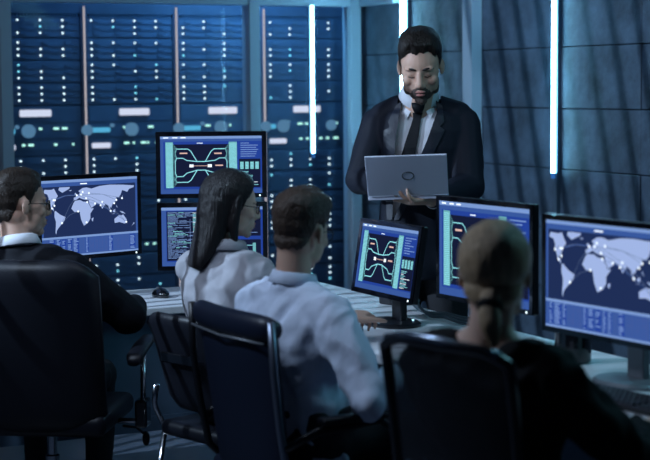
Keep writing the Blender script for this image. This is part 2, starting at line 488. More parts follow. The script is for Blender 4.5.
# ------------------------------------------------------------------ desks
DZ = 0.75
def desk(label, u0, u1, n0, n1, front):
    t = thing('desk', label, 'desk', R((u0 + u1) / 2, (n0 + n1) / 2, 0), 'desk row')
    b = B(); rbx(b, u0, u1, n0, n1, DZ - 0.03, DZ); bmesh.ops.bevel(b.bm, geom=list(b.bm.edges), offset=0.003, segments=2, affect='EDGES')
    b.obj('desktop', M_DESK, t)
    b = B()
    if front == 'n': rbx(b, u0 + 0.03, u1 - 0.03, n0 + 0.10, n0 + 0.118, 0.30, DZ - 0.03)
    else: rbx(b, u0 + 0.30, u0 + 0.318, n0 + 0.03, n1 - 0.03, 0.30, DZ - 0.03)
    b.obj('modesty_panel', M_PANEL, t)
    b = B()
    if front == 'n': rbx(b, u0 + 0.03, u1 - 0.03, n0 + 0.092, n0 + 0.126, 0.24, 0.30)
    else: rbx(b, u0 + 0.292, u0 + 0.326, n0 + 0.03, n1 - 0.03, 0.24, 0.30)
    b.obj('cable_tray', M_PANEL, t)
    for a, c in ((u0 + 0.05, n0 + 0.16), (u1 - 0.09, n0 + 0.16), (u0 + 0.05, n1 - 0.09), (u1 - 0.09, n1 - 0.09)):
        b = B(); rbx(b, a, a + 0.04, c, c + 0.04, 0, DZ - 0.03); b.obj('leg', M_CASE, t)
    return t
desk('white desk at far left behind the person in dark suit, facing the racks', -3.0, -1.102, 0, 0.58, 'n')
desk('white desk under the two stacked monitors, in front of the racks', -1.10, 0.67, 0, 0.58, 'n')
desk('white desk carrying the small tilted monitor and striped with light', 0.0, 0.66, -1.50, -0.002, 'u')
desk('white desk at right carrying the large map monitor', 0.0, 0.66, -3.6, -1.502, 'u')

# ------------------------------------------------------------------ screens
SC = {
 'bgm': glow('screen_map_sea', (0.014, 0.028, 0.095), 1.0), 'land': glow('screen_map_land', (0.42, 0.55, 0.93), 0.85),
 'bar': glow('screen_bar_blue', (0.045, 0.11, 0.38), 0.9), 'barl': glow('screen_bar_pale', (0.22, 0.36, 0.72), 0.9),
 'deep': glow('screen_deep_blue', (0.018, 0.055, 0.32), 1.0), 'ink': glow('screen_ink', (0.008, 0.012, 0.04), 1.0),
 'teal': glow('screen_teal', (0.16, 0.45, 0.50), 1.0), 'cyan': glow('screen_cyan', (0.30, 0.80, 0.92), 1.0),
 'pink': glow('screen_pink', (0.85, 0.55, 0.50), 0.9), 'white': glow('screen_white', (0.8, 0.9, 1.0), 1.3),
 'line': glow('screen_link', (0.10, 0.15, 0.28), 1.0), 'mid': glow('screen_mid_blue', (0.05, 0.10, 0.33), 1.0),
}
SK = list(SC.keys()); SM = [SC[k] for k in SK]
LAND = [
 [(-165,62),(-155,71),(-125,70),(-95,70),(-80,73),(-62,60),(-56,52),(-66,44),(-75,38),(-81,30),(-81,25),(-90,29),(-97,26),(-95,18),(-87,21),(-84,11),(-79,8),(-92,14),(-105,20),(-112,28),(-124,40),(-124,48),(-135,58),(-150,60)],
 [(-79,9),(-72,12),(-60,8),(-50,0),(-35,-7),(-39,-18),(-48,-27),(-58,-38),(-65,-44),(-69,-54),(-75,-48),(-71,-30),(-70,-18),(-81,-5)],
 [(-52,80),(-20,79),(-22,70),(-43,60),(-54,68)],
 [(-17,15),(-10,30),(-5,36),(10,37),(20,32),(33,31),(43,12),(51,12),(40,-3),(40,-16),(33,-27),(20,-35),(12,-18),(9,-2),(8,5),(-8,5)],
 [(-9,37),(-9,44),(0,49),(8,54),(10,58),(5,62),(18,70),(30,71),(45,67),(70,73),(100,77),(140,73),(178,69),(176,64),(162,60),(156,52),(140,58),(135,45),(128,37),(121,40),(121,30),(109,20),(105,10),(100,13),(103,2),(98,9),(95,17),(88,22),(80,12),(77,8),(72,20),(62,25),(56,26),(50,30),(58,22),(44,13),(36,29),(36,36),(27,37),(22,38),(15,40),(8,44),(0,39)],
 [(114,-22),(130,-12),(137,-14),(142,-11),(153,-27),(148,-38),(138,-35),(130,-32),(115,-34)],
 [(167,-46),(178,-38),(175,-36),(172,-41)], [(131,33),(140,36),(142,44),(138,36)], [(96,5),(106,-6),(104,-2)], [(109,1),(117,6),(117,-3),(111,-3)],
 [(131,-1),(141,-3),(150,-10),(138,-7)], [(-6,50),(1,52),(-3,58),(-6,56)], [(44,-16),(50,-14),(47,-25),(44,-22)], [(-24,65),(-14,66),(-18,63)], [(106,-7),(114,-7),(114,-8.5)], [(120,18),(126,8),(121,12)]]
CITY = [(-122,38),(-74,41),(-99,19),(-46,-23),(0,51),(13,52),(37,55),(28,41),(3,6),(31,30),(77,28),(72,19),(103,1),(121,31),(139,35),(114,22),(151,-33),(-87,41),(-80,26),(18,59),(55,25),(28,-26)]
LINKS = [(0,1),(1,4),(0,4),(1,5),(17,4),(2,1),(3,4),(4,10),(5,14),(9,12),(4,12),(12,16),(6,13),(11,12),(20,12),(20,16),(8,3),(10,16)]

def graphics(kind, w, h, seed):
    """flat screen picture in local x (0..w), z (0..h); facing -y"""
    b = B(); rnd = random.Random(seed)
    def lay(k): b.mi = SK.index(k)
    lev = [0]
    def rect(k, x0, x1, z0, z1, l=1):
        lay(k); y = -0.00025 * l
        b.poly([(x0 * w, y, z0 * h), (x1 * w, y, z0 * h), (x1 * w, y, z1 * h), (x0 * w, y, z1 * h)])
    def line(k, pts, t, l=4):
        lay(k); y = -0.00025 * l
        for (ax, az), (bx_, bz) in zip(pts[:-1], pts[1:]):
            a = V((ax * w, 0, az * h)); c = V((bx_ * w, 0, bz * h)); d = (c - a)
            if d.length < 1e-6: continue
            d.normalize(); n = V((-d.z, 0, d.x)) * t * 0.5; a = a - d * t * 0.4; c = c + d * t * 0.4
            b.poly([(a + n) + V((0, y, 0)), (a - n) + V((0, y, 0)), (c - n) + V((0, y, 0)), (c + n) + V((0, y, 0))])
    if kind == 'map':
        rect('bgm', 0, 1, 0, 1, 0)
        rect('barl', 0, 1, 0.965, 1, 1); rect('bar', 0, 1, 0.915, 0.965, 1); rect('white', 0.40, 0.47, 0.932, 0.945, 2)
        rect('bar', 0, 1, 0, 0.26, 1); rect('barl', 0, 1, 0.235, 0.262, 2); rect('barl', 0, 1, 0, 0.02, 2)
        rect('bar', 0, 0.02, 0.26, 0.915, 1); rect('bar', 0.98, 1, 0.26, 0.915, 1)
        x = 0.03
        while x < 0.96:
            wd = rnd.choice((0.03, 0.045, 0.06)); kk = rnd.choice(('barl', 'deep', 'barl', 'deep'))
            rect('deep' if kk == 'barl' else 'mid', x, x + wd, 0.03, 0.225, 2)
            z = 0.035
            while z < 0.215:
                if rnd.random() < 0.9: rect('barl' if kk == 'barl' else 'bar', x + 0.004, x + wd * rnd.uniform(0.5, 0.95), z, z + 0.010, 3)
                z += 0.018
            x += wd + 0.012
        def mp(lo, la): return (0.43 + (lo - 20) * (0.0034 if lo > -60 else 0.0) + (0 if lo > -60 else -0.272 + (lo + 60) * 0.00125), 0.285 + (la + 56) / 131 * 0.62)
        lay('land')
        for pg in LAND:
            b.poly([(mp(*q)[0] * w, -0.0006, min(mp(*q)[1], 0.905) * h) for q in pg])
        for i, j in LINKS:
            p0 = mp(*CITY[i]); p1 = mp(*CITY[j])
            line('line' if (i + j) % 3 else 'bar', [p0, ((p0[0] + p1[0]) / 2, (p0[1] + p1[1]) / 2 + 0.03), p1], 0.0012, 3)
        for c in CITY:
            x, z = mp(*c); lay('white')
            b.poly([(x * w + 0.0045 * math.cos(a), -0.0012, z * h + 0.0045 * math.sin(a)) for a in [i * math.pi / 4 for i in range(8)]])
    elif kind == 'net':
        rect('deep', 0, 1, 0, 1, 0); rect('bar', 0, 1, 0, 0.08, 1); rect('barl', 0, 1, 0.955, 1, 1); rect('bar', 0, 1, 0.91, 0.955, 1)
        for x in (0.03, 0.12, 0.2): rect('white', x, x + 0.05, 0.968, 0.985, 2)
        rect('bar', 0, 0.03, 0.08, 0.91, 1)
        rect('ink', 0.12, 0.70, 0.12, 0.86, 1)
        rect('white', 0.36, 0.42, 0.875, 0.885, 2)
        rect('teal', 0.05, 0.125, 0.10, 0.90, 2); rect('teal', 0.675, 0.755, 0.10, 0.90, 2)
        for i in range(38):
            z = 0.11 + i * 0.0205
            rect('cyan', 0.055, 0.12, z, z + 0.008, 3); rect('cyan', 0.68, 0.75, z, z + 0.008, 3)
        zs = [0.78, 0.62, 0.30, 0.20]
        for s_ in (0, 1):
            f = (lambda x: x) if s_ == 0 else (lambda x: 0.80 - x)
            for i, z in enumerate(zs):
                for q in range(6): line('teal', [(f(0.125), z + (q - 2.5) * 0.035), (f(0.165), z)], 0.0010)
            line('cyan', [(f(0.16), 0.78), (f(0.27), 0.78), (f(0.30), 0.74), (f(0.36), 0.56), (0.40, 0.56)], 0.0034)
            line('cyan', [(f(0.16), 0.62), (f(0.22), 0.62), (f(0.26), 0.58), (f(0.36), 0.56)], 0.0034)
            line('cyan', [(f(0.16), 0.62), (f(0.145), 0.56), (f(0.145), 0.36), (f(0.16), 0.30)], 0.0030)
            line('cyan', [(f(0.16), 0.30), (f(0.22), 0.30), (f(0.26), 0.36), (f(0.36), 0.41), (0.40, 0.41)], 0.0034)
            line('cyan', [(f(0.16), 0.20), (f(0.27), 0.20), (f(0.30), 0.24), (f(0.36), 0.41)], 0.0034)
            line('teal', [(f(0.16), 0.78), (f(0.145), 0.70), (f(0.16), 0.62)], 0.0026)
            line('teal', [(f(0.16), 0.30), (f(0.145), 0.25), (f(0.16), 0.20)], 0.0026)
        for x, z in ((0.19, 0.695), (0.53, 0.69), (0.54, 0.48)): rect('pink', x, x + 0.075, z, z + 0.022, 5)
        rect('white', 0.285, 0.325, 0.46, 0.51, 5); rect('white', 0.465, 0.505, 0.46, 0.51, 5); line('pink', [(0.32, 0.485), (0.47, 0.485)], 0.002, 5)
        rect('ink', 0.775, 0.985, 0.10, 0.60, 1)
        for i in range(7): rect('barl', 0.79, 0.79 + rnd.uniform(0.08, 0.18), 0.64 + i * 0.038, 0.652 + i * 0.038, 3)
        for i in range(4):
            rect('teal', 0.785 + i * 0.05, 0.785 + i * 0.05 + 0.035, 0.42, 0.55, 3)
            for q in range(5): rect('cyan', 0.785 + i * 0.05, 0.815 + i * 0.05, 0.43 + q * 0.024, 0.44 + q * 0.024, 4)
        for i in range(12): rect('cyan' if i % 3 else 'white', 0.79, 0.79 + rnd.uniform(0.04, 0.18), 0.12 + i * 0.023, 0.128 + i * 0.023, 3)
    else:
        rect('deep', 0, 1, 0, 1, 0); rect('barl', 0, 1, 0.95, 1, 1); rect('bar', 0, 1, 0, 0.07, 1); rect('bar', 0, 0.045, 0.07, 0.95, 1)
        rect('ink', 0.05, 0.56, 0.09, 0.93, 1); rect('ink', 0.60, 0.98, 0.50, 0.93, 1); rect('ink', 0.60, 0.98, 0.09, 0.44, 1)
        rect('barl', 0.28, 0.56, 0.52, 0.525, 2); rect('barl', 0.28, 0.283, 0.10, 0.80, 2)
        for i in range(40):
            z = 0.91 - i * 0.020; x = 0.06
            for q in range(rnd.randint(1, 3)):
                wd = rnd.uniform(0.03, 0.11); rect('cyan' if rnd.random() < 0.2 else 'barl', x, x + wd, z, z + 0.0075, 3); x += wd + 0.012
        for i in range(17):
            z = 0.90 - i * 0.02; rect('cyan' if i % 4 else 'white', 0.31, 0.31 + rnd.uniform(0.05, 0.22), z, z + 0.008, 3)
        for i in range(16):
            z = 0.90 - i * 0.023; rect('barl', 0.62, 0.62 + rnd.uniform(0.08, 0.33), z, z + 0.009, 3)
        rect('teal', 0.63, 0.66, 0.12, 0.38, 3); rect('teal', 0.90, 0.93, 0.12, 0.38, 3)
        for z in (0.34, 0.16): line('cyan', [(0.66, z), (0.72, z), (0.78, 0.25), (0.84, z), (0.90, z)], 0.0022, 3)
    return b

def monitor(label, pl, pr, z0, z1, kind, tilt=0.0, seed=1, bez=0.018, stand=True, case=None, chin=0.0, group='computer monitors on the desks', base_off=0.0):
    """pl, pr: left and right lower corners seen from the user (xy); z0..z1 height; tilt leans the top back"""
    case = case or M_BLACK
    pl = V((pl[0], pl[1], 0)); pr = V((pr[0], pr[1], 0)); wv = pr - pl; w_ = wv.length; ax = wv.normalized()
    fwd = V((-ax.y, ax.x, 0))                      # away from the user
    mid = (pl + pr) / 2
    h_ = (z1 - z0) / math.cos(tilt)
    t = thing('monitor', label, 'monitor', mid + fwd * 0.06 + Z * DZ, group)
    rot = Matrix((ax, fwd, Z)).transposed()
    X = Matrix.Translation(mid + Z * z0) @ rot.to_4x4() @ Matrix.Rotation(-tilt, 4, 'X')
    b = B(X); b.rbox(-w_ / 2, w_ / 2, 0.0, 0.022, 0, h_, 0.004, 2)
    b2 = b; b2.rbox(-w_ * 0.36, w_ * 0.36, 0.018, 0.055, h_ * 0.15, h_ * 0.85, 0.015, 2)
    b.obj('housing', case, t)
    # raised bezel, four bars
    b = B(X); bz = bez
    b.box(-w_ / 2 + 0.001, w_ / 2 - 0.001, -0.005, 0.0005, h_ - bz, h_ - 0.001); b.box(-w_ / 2 + 0.001, w_ / 2 - 0.001, -0.005, 0.0005, 0.001, bz + chin)
    b.box(-w_ / 2 + 0.001, -w_ / 2 + bz, -0.005, 0.0005, bz + chin, h_ - bz); b.box(w_ / 2 - bz, w_ / 2 - 0.001, -0.005, 0.0005, bz + chin, h_ - bz)
    b.obj('bezel', M_BLACKG, t)
    b = B(X); b.box(-w_ / 2 + bz, w_ / 2 - bz, -0.0012, 0.0005, bz + chin, h_ - bz); so = b.obj('screen', M_BLACKG, t)
    g = graphics(kind, w_ - 2 * bz, h_ - 2 * bz - chin, seed)
    me = g.me('display', recalc=False); me.transform(X @ Matrix.Translation((-w_ / 2 + bz, -0.0016, bz + chin)))
    link('display_image', me, SM, so)
    b = B(X); b.lathe((w_ / 2 - 0.03, -0.006, bz * 0.5), [(0.0035, 0.0015), (0.0035, 0)], 10, (0, 1, 0)); b.obj('power_light', M_LED, t)
    if stand:
        bp = mid + fwd * (0.075 + base_off)
        b = B(Matrix.Translation(bp) @ rot.to_4x4()); b.rbox(-0.035, 0.035, -0.014, 0.014, DZ + 0.012, z0 + h_ * 0.45, 0.006, 2)
        b.obj('stand', case if case is not M_SILVER else M_SILVER, t)
        b = B(Matrix.Translation(bp - fwd * 0.03) @ rot.to_4x4())
        rr = []
        for zz, s_ in ((DZ, 1.0), (DZ + 0.008, 1.0), (DZ + 0.014, 0.93), (DZ + 0.016, 0.5)):
            rr.append([V((0.125 * s_ * math.cos(a), 0.095 * s_ * math.sin(a), zz)) for a in [2 * math.pi * i / 32 for i in range(32)]])
        b.ring_loft(rr); b.obj('base', case, t, smooth=False)
    return t

def xy(p): return (p.x, p.y)
m1l = W(36, 174, 6.44); m1r = W(140, 174, 6.78)
monitor('black monitor showing a world map beside the seated person in dark suit', xy(m1l), xy(m1r), W(88, 258.5, 6.61).z, W(88, 174.2, 6.61).z, 'map', seed=3)
s2l = W(156.5, 203, 6.80); s2r = W(267, 201, 6.83)
m2t = monitor('upper of the two stacked monitors, showing a network diagram', xy(s2l), xy(s2r), W(212, 198.3, 6.8).z, W(212, 131.5, 6.8).z, 'net', seed=5, stand=False, bez=0.020)
monitor('lower of the two stacked monitors, filled with text windows', xy(s2l), xy(s2r), W(213, 270.5, 6.8).z, W(213, 202.6, 6.8).z, 'text', seed=6, bez=0.020)
# the pole that carries the upper stacked monitor
mid2 = (s2l + s2r) / 2
b = B(); b.box(mid2.x - 0.02, mid2.x + 0.02, mid2.y + 0.10, mid2.y + 0.13, DZ + 0.016, 1.32); b.obj('mounting_pole', M_BLACK, m2t)
b = B(); b.box(mid2.x - 0.06, mid2.x + 0.06, mid2.y + 0.05, mid2.y + 0.10, 1.24, 1.30); b.obj('mounting_bracket', M_BLACK, m2t)
m3l = W(352, 290, 5.92); m3r = W(413, 303, 5.53)
monitor('small tilted monitor with network diagram in front of the standing person', xy(m3l), xy(m3r), W(385, 297, 5.74).z, W(385, 222, 5.74).z, 'net', tilt=math.radians(9), seed=8, bez=0.019)
m4l = W(437, 195, 5.49); m4r = W(534, 207, 5.03)
monitor('monitor with network diagram partly hidden by the head of the person in black jumper', xy(m4l), xy(m4r), W(437, 297.5, 5.49).z, W(437, 195, 5.49).z, 'net', seed=9, bez=0.017)
m5l = W(543, 213, 4.75); dirm = (W(650, 228, 4.37) - m5l); dirm.z = 0; dirm.normalize(); m5r = m5l + dirm * 0.56
monitor('large monitor with world map at the right edge of the desk row', xy(m5l), xy(m5r), W(543, 330, 4.75).z, W(543, 213, 4.75).z, 'map', seed=4, bez=0.017, case=M_SILVER, base_off=0.05)

# ------------------------------------------------------------------ small desk things
def mouse(label, p, rz):
    t = thing('computer_mouse', label, 'mouse', (p.x, p.y, DZ), None, rz)
    X = WORLD[t.name]
    b = B(X); rr = []
    for zz, s_ in ((0, 0.92), (0.006, 1.0), (0.016, 0.96), (0.027, 0.78), (0.035, 0.48), (0.038, 0.15)):
        rr.append([V((0.033 * s_ * math.cos(a), 0.056 * s_ * math.sin(a) - 0.004 * zz / 0.03, zz)) for a in [2 * math.pi * i / 24 for i in range(24)]])
    b.ring_loft(rr); b.obj('shell', M_BLACKG, t, smooth=True)
    b = B(X); b.lathe((-0.004, 0.026, 0.031), [(0.009, 0), (0.009, 0.008)], 12, (1, 0, 0)); b.obj('scroll_wheel', M_SILVER, t)
    return t
pm = W(160.5, 298, 6.50)
def onz(px, py, z):
    d = ROT @ V(((px - 325) / FPX, -(py - 230) / FPX, -1)); return CAMP + d * ((z - CAMP.z) / d.z)
mouse('glossy black computer mouse on the desk left of the grey white blouse', onz(160.5, 297, DZ), 0.5)

def keyboard(label, c, rz, w_=0.42, d_=0.14):
    t = thing('keyboard', label, 'keyboard', (c.x, c.y, DZ), None, rz); X = WORLD[t.name]
    b = B(X); b.rbox(-w_ / 2, w_ / 2, -d_ / 2, d_ / 2, 0.001, 0.016, 0.004, 2); b.obj('tray', M_BLACK, t)
    # keys: about 100 small caps, each its own part sharing one mesh
    kb = B(); kb.hexa([(-0.008, -0.008, 0), (0.008, -0.008, 0), (0.008, 0.008, 0), (-0.008, 0.008, 0), (-0.0065, -0.0065, 0.006), (0.0065, -0.0065, 0.006), (0.0065, 0.0065, 0.006), (-0.0065, 0.0065, 0.006)])
    km = kb.me('key'); km.materials.append(M_KEY)
    for r_ in range(6):
        for c_ in range(21):
            if c_ in (15, 19) and r_ != 3: continue
            o = bpy.data.objects.new('key', km); COL.objects.link(o); o.parent = t
            o.location = (-w_ / 2 + 0.016 + c_ * 0.0194, -d_ / 2 + 0.016 + r_ * 0.0215, 0.016)
    return t
M_KEY = mat('key_cap', (0.035, 0.04, 0.05), 0.45)
vang = math.atan2(-N.y, -N.x)
keyboard('black keyboard on the desk below the large map monitor', onz(627, 404, DZ), math.atan2(dirm.y, dirm.x))
keyboard('black keyboard on the desk in front of the small tilted monitor', R(0.10, -0.75), vang, 0.42)

# cable bundle behind the small monitor
M_CABLE = mat('cable_grey', (0.06, 0.09, 0.11), 0.4)
t = thing('cable_bundle', 'tangle of grey cables on the desk beside the small tilted monitor base', 'cable', onz(430, 316, DZ))
for k in range(3):
    pts = [onz(407 + 6 * k, 309 + 2 * k, DZ) + Z * 0.05, onz(418, 312 + k, DZ) + Z * 0.012 * (k + 1), onz(430, 316 + 1.5 * k, DZ) + Z * 0.012, onz(445, 317 + 2 * k, DZ) + Z * 0.014, onz(462, 320 + k * 3, DZ) + Z * 0.01, onz(480, 322 + k * 3, DZ) + Z * 0.01]
    sm = []
    for i in range(len(pts) - 1):
        for q in range(4):
            a = q / 4; p0 = pts[max(i - 1, 0)]; p1 = pts[i]; p2 = pts[i + 1]; p3 = pts[min(i + 2, len(pts) - 1)]
            sm.append(0.5 * ((2 * p1) + (p2 - p0) * a + (2 * p0 - 5 * p1 + 4 * p2 - p3) * a * a + (3 * p1 - p0 - 3 * p2 + p3) * a ** 3))
    b = B(); b.tube(sm, 0.006, 8); b.obj('cable', M_CABLE, t, smooth=True)

# small blue indicator studs on the foot of the small tilted monitor
m3t = bpy.data.objects['monitor.003']
for q_ in ((379, 322), (413, 320)):
    b = B(); b.ell(onz(q_[0], q_[1], DZ + 0.016), (0.004, 0.004, 0.003), None, 10, 6); b.obj('indicator_stud', glow('stud_blue', (0.35, 0.7, 1.0), 3.0), m3t)

# dark glass jar behind the map monitor
jp = onz(573, 362, DZ)
t = thing('pencil_pot', 'round glossy black pot on the desk behind the large map monitor', 'pot', jp)
b = B(); b.lathe(jp + Z * 0.0005, [(0.05, 0), (0.056, 0.005), (0.058, 0.05), (0.057, 0.095), (0.053, 0.095), (0.052, 0.01), (0.01, 0.008)], 28); b.obj('pot_body', M_BLACKG, t, smooth=False)
for k in range(5):
    a = k * 1.3; b = B(); b.tube([jp + V((0.02 * math.cos(a), 0.02 * math.sin(a), 0.012)), jp + V((0.04 * math.cos(a), 0.04 * math.sin(a), 0.135 + 0.01 * (k % 2)))], 0.004, 6)
    b.obj('pencil', [M_CASE, M_BLACK, M_SILVER][k % 3], t)

# paper, and a white sheet painted in for a pool of light
def sheet(label, c, rz, w_, d_, z=0.0):
    b = B(Matrix.Translation((c.x, c.y, DZ + z)) @ Matrix.Rotation(rz, 4, 'Z')); b.box(-w_ / 2, w_ / 2, -d_ / 2, d_ / 2, 0.0003, 0.0022)
    return tag(b.obj('white_sheet', M_SHEET), label, 'paper', 'papers on the desks')
sheet('white sheet standing in for bright light on the desk right of the head of the person in black jumper', onz(533, 352, DZ), vang + 0.2, 0.30, 0.21)
sheet('white paper sheet under the hand beside the small tilted monitor', R(0.13, -0.42), vang - 0.15, 0.21, 0.29)

# ------------------------------------------------------------------ chairs (local: facing +y, seat centre over origin)
def curve_panel(b, w0, w1, zb, zt, yb, yt, bow, thick, nx=14, nz=16, side_curve=0.02, round_top=0.05, belly=0.0):
    """padded back panel, bowed towards the sitter (+y at the sides)"""
    def P(i, j, off):
        u_ = i / nx * 2 - 1; v_ = j / nz
        wd = (w0 * (1 - v_) + w1 * v_) / 2
        cut = round_top * (max(0, abs(u_) - 0.55) / 0.45) ** 2
        z = zb + (zt - zb) * v_ - cut * (v_ ** 6) + cut * ((1 - v_) ** 6)
        y = yb + (yt - yb) * v_ + bow * u_ * u_ + belly * math.sin(math.pi * v_)
        ed = max(abs(u_) ** 8, abs(v_ * 2 - 1) ** 10)
        return V((u_ * wd, y + off * (thick / 2) * (1 - 0.75 * ed), z))
    front = [[b._v(P(i, j, 1)) for i in range(nx + 1)] for j in range(nz + 1)]
    back = [[b._v(P(i, j, -1)) for i in range(nx + 1)] for j in range(nz + 1)]
    for j in range(nz):
        for i in range(nx):
            b._f([front[j][i], front[j + 1][i], front[j + 1][i + 1], front[j][i + 1]]); b._f([back[j][i], back[j][i + 1], back[j + 1][i + 1], back[j + 1][i]])
    for j in range(nz):
        b._f([front[j][0], back[j][0], back[j + 1][0], front[j + 1][0]]); b._f([front[j][nx], front[j + 1][nx], back[j + 1][nx], back[j][nx]])
    for i in range(nx):
        b._f([front[0][i], front[0][i + 1], back[0][i + 1], back[0][i]]); b._f([front[nz][i], back[nz][i], back[nz][i + 1], front[nz][i + 1]])
    return P

def swivel_base(t, X, seat_z):
    b = B(X); b.lathe((0, 0, 0.09), [(0.036, 0), (0.036, 0.10), (0.026, 0.11), (0.026, 0.20), (0.018, 0.205), (0.018, seat_z - 0.09 - 0.04)], 18); b.obj('gas_column', M_CHROME, t, smooth=False)
    for k in range(5):
        a = k * 2 * math.pi / 5 + 0.3; d = V((math.cos(a), math.sin(a), 0))
        b = B(X); b.tube([d * 0.02 + Z * 0.115, d * 0.15 + Z * 0.105, d * 0.29 + Z * 0.07], [0.026, 0.02, 0.015], 8); lg = b.obj('leg', M_BLACK, t, smooth=True)
        b = B(X); s_ = d.cross(Z); b.lathe(d * 0.29 + s_ * 0.012 + Z * 0.03, [(0.02, 0), (0.03, 0.003), (0.03, 0.016), (0.02, 0.02)], 14, s_); b.lathe(d * 0.29 - s_ * 0.032 + Z * 0.03, [(0.02, 0), (0.03, 0.003), (0.03, 0.016), (0.02, 0.02)], 14, s_)
        b.tube([d * 0.29 + Z * 0.03 - s_ * 0.03, d * 0.29 + Z * 0.03 + s_ * 0.03], 0.006, 6); b.tube([d * 0.29 + Z * 0.03, d * 0.29 + Z * 0.068], 0.008, 6)
        b.obj('caster', M_BLACK, lg)

def place(name, label, back_mid, heading, back_y, group='office chairs at the desks'):
    """back_mid: world xy of the back rest; heading: clockwise angle from +y"""
    rz = -heading; h = V((math.sin(heading), math.cos(heading), 0))
    loc = V((back_mid[0], back_mid[1], 0)) - h * back_y
    t = thing(name, label, 'chair', loc, group, rz)
    return t, WORLD[t.name]

# chair 1: big padded office chair, far left
t, X = place('office_chair', 'black padded high back swivel chair at far left with one chrome propped armrest', (-1.02, 5.45), math.radians(6), -0.25)
b = B(X); curve_panel(b, 0.50, 0.49, 0.42, 1.03, -0.21, -0.28, 0.04, 0.075, round_top=0.06); b.obj('backrest', M_LEATHER, t, smooth=True)
b = B(X); b.rbox(-0.25, 0.25, -0.22, 0.26, 0.40, 0.48, 0.03, 3); b.obj('seat', M_LEATHER, t, smooth=True)
for s_ in (-1, 1):
    b = B(X); b.tube([(s_ * 0.24, 0.0, 0.42), (s_ * 0.33, 0.0, 0.42), (s_ * 0.335, 0.02, 0.50), (s_ * 0.335, 0.03, 0.68)], 0.011, 10); ar = b.obj('arm_post', M_CHROME, t, smooth=True)
    b = B(X); b.eloft([(V((s_ * 0.335, -0.13, 0.655)), V((1, 0, 0)), Z, 0.022, 0.014), (V((s_ * 0.335, -0.11, 0.668)), V((1, 0, 0)), Z, 0.030, 0.018), (V((s_ * 0.335, 0.0, 0.69)), V((1, 0, 0)), Z, 0.030, 0.018), (V((s_ * 0.335, 0.12, 0.70)), V((1, 0, 0)), Z, 0.026, 0.016), (V((s_ * 0.335, 0.15, 0.695)), V((1, 0, 0)), Z, 0.015, 0.010)], 16, 2.6)
    b.obj('arm_pad', M_LEATHER, ar, smooth=True)
    b = B(X); b.rbox(s_ * 0.335 - 0.022, s_ * 0.335 + 0.022, -0.035, 0.045, 0.40, 0.50, 0.008, 2); b.obj('arm_adjuster', M_BLACKG, ar)
b = B(X); b.tube([(0.25, 0.05, 0.39), (0.30, 0.05, 0.385), (0.33, 0.05, 0.36)], 0.005, 8); b.ell((0.335, 0.05, 0.345), (0.014, 0.014, 0.028)); b.obj('height_lever', M_BLACK, t, smooth=True)
swivel_base(t, X, 0.46)

# chair 2: armless visitor chair with chrome frame
t, X = place('visitor_chair', 'armless black chair with chrome legs behind the person in grey white blouse', (-0.465, 5.24), math.radians(47), -0.24)
b = B(X); curve_panel(b, 0.38, 0.43, 0.53, 0.865, -0.19, -0.27, 0.035, 0.035, round_top=0.05); b.obj('backrest', M_LEATHER, t, smooth=True)
b = B(X); b.rbox(-0.10, 0.10, -0.272, -0.262, 0.70, 0.735, 0.004, 1); b.obj('handle_slot', M_BLACKG, t)
b = B(X); b.rbox(-0.22, 0.22, -0.19, 0.23, 0.42, 0.475, 0.022, 3); b.obj('seat', M_LEATHER, t, smooth=True)
for s_ in (-1, 1):
    b = B(X); b.tube([(s_ * 0.20, -0.212, 0.60), (s_ * 0.222, -0.205, 0.54), (s_ * 0.225, -0.20, 0.52), (s_ * 0.225, -0.17, 0.46), (s_ * 0.225, -0.08, 0.425), (s_ * 0.225, 0.20, 0.41)], 0.010, 10); b.obj('back_frame', M_CHROME, t, smooth=True)
    b = B(X); b.tube([(s_ * 0.225, -0.16, 0.43), (s_ * 0.235, -0.24, 0.01)], 0.010, 10); b.obj('leg', M_CHROME, t, smooth=True)
    b = B(X); b.tube([(s_ * 0.225, 0.18, 0.42), (s_ * 0.235, 0.23, 0.01)], 0.010, 10); b.obj('leg', M_CHROME, t, smooth=True)

# chair 3: high back leather with rolled top and chrome side rails
t, X = place('executive_chair', 'dark navy leather chair with rolled top edge behind the person in pale blue shirt', (-0.285, 4.70), math.radians(60), -0.25)
b = B(X); curve_panel(b, 0.44, 0.50, 0.44, 0.90, -0.20, -0.255, 0.03, 0.035, round_top=0.0); b.obj('backrest', M_LEATHERB, t, smooth=True)
b = B(X)
secs = []
for i in range(13):
    q = i / 12 * 2 - 1; sc_ = 1 - 0.35 * abs(q) ** 8
    secs.append((V((q * 0.255, -0.262 + 0.03 * q * q, 0.925)), V((0, 1, 0)), Z, 0.032 * sc_, 0.040 * sc_))
b.eloft(secs, 18, 2.2); b.obj('top_roll', M_LEATHERB, t, smooth=True)
b = B(X); b.tube([(-0.235, -0.262, 0.885), (0, -0.287, 0.885), (0.235, -0.262, 0.885)], 0.004, 8); b.obj('piping', M_SILVER, t, smooth=True)
b = B(X); b.rbox(-0.25, 0.25, -0.20, 0.27, 0.40, 0.475, 0.03, 3); b.obj('seat', M_LEATHERB, t, smooth=True)
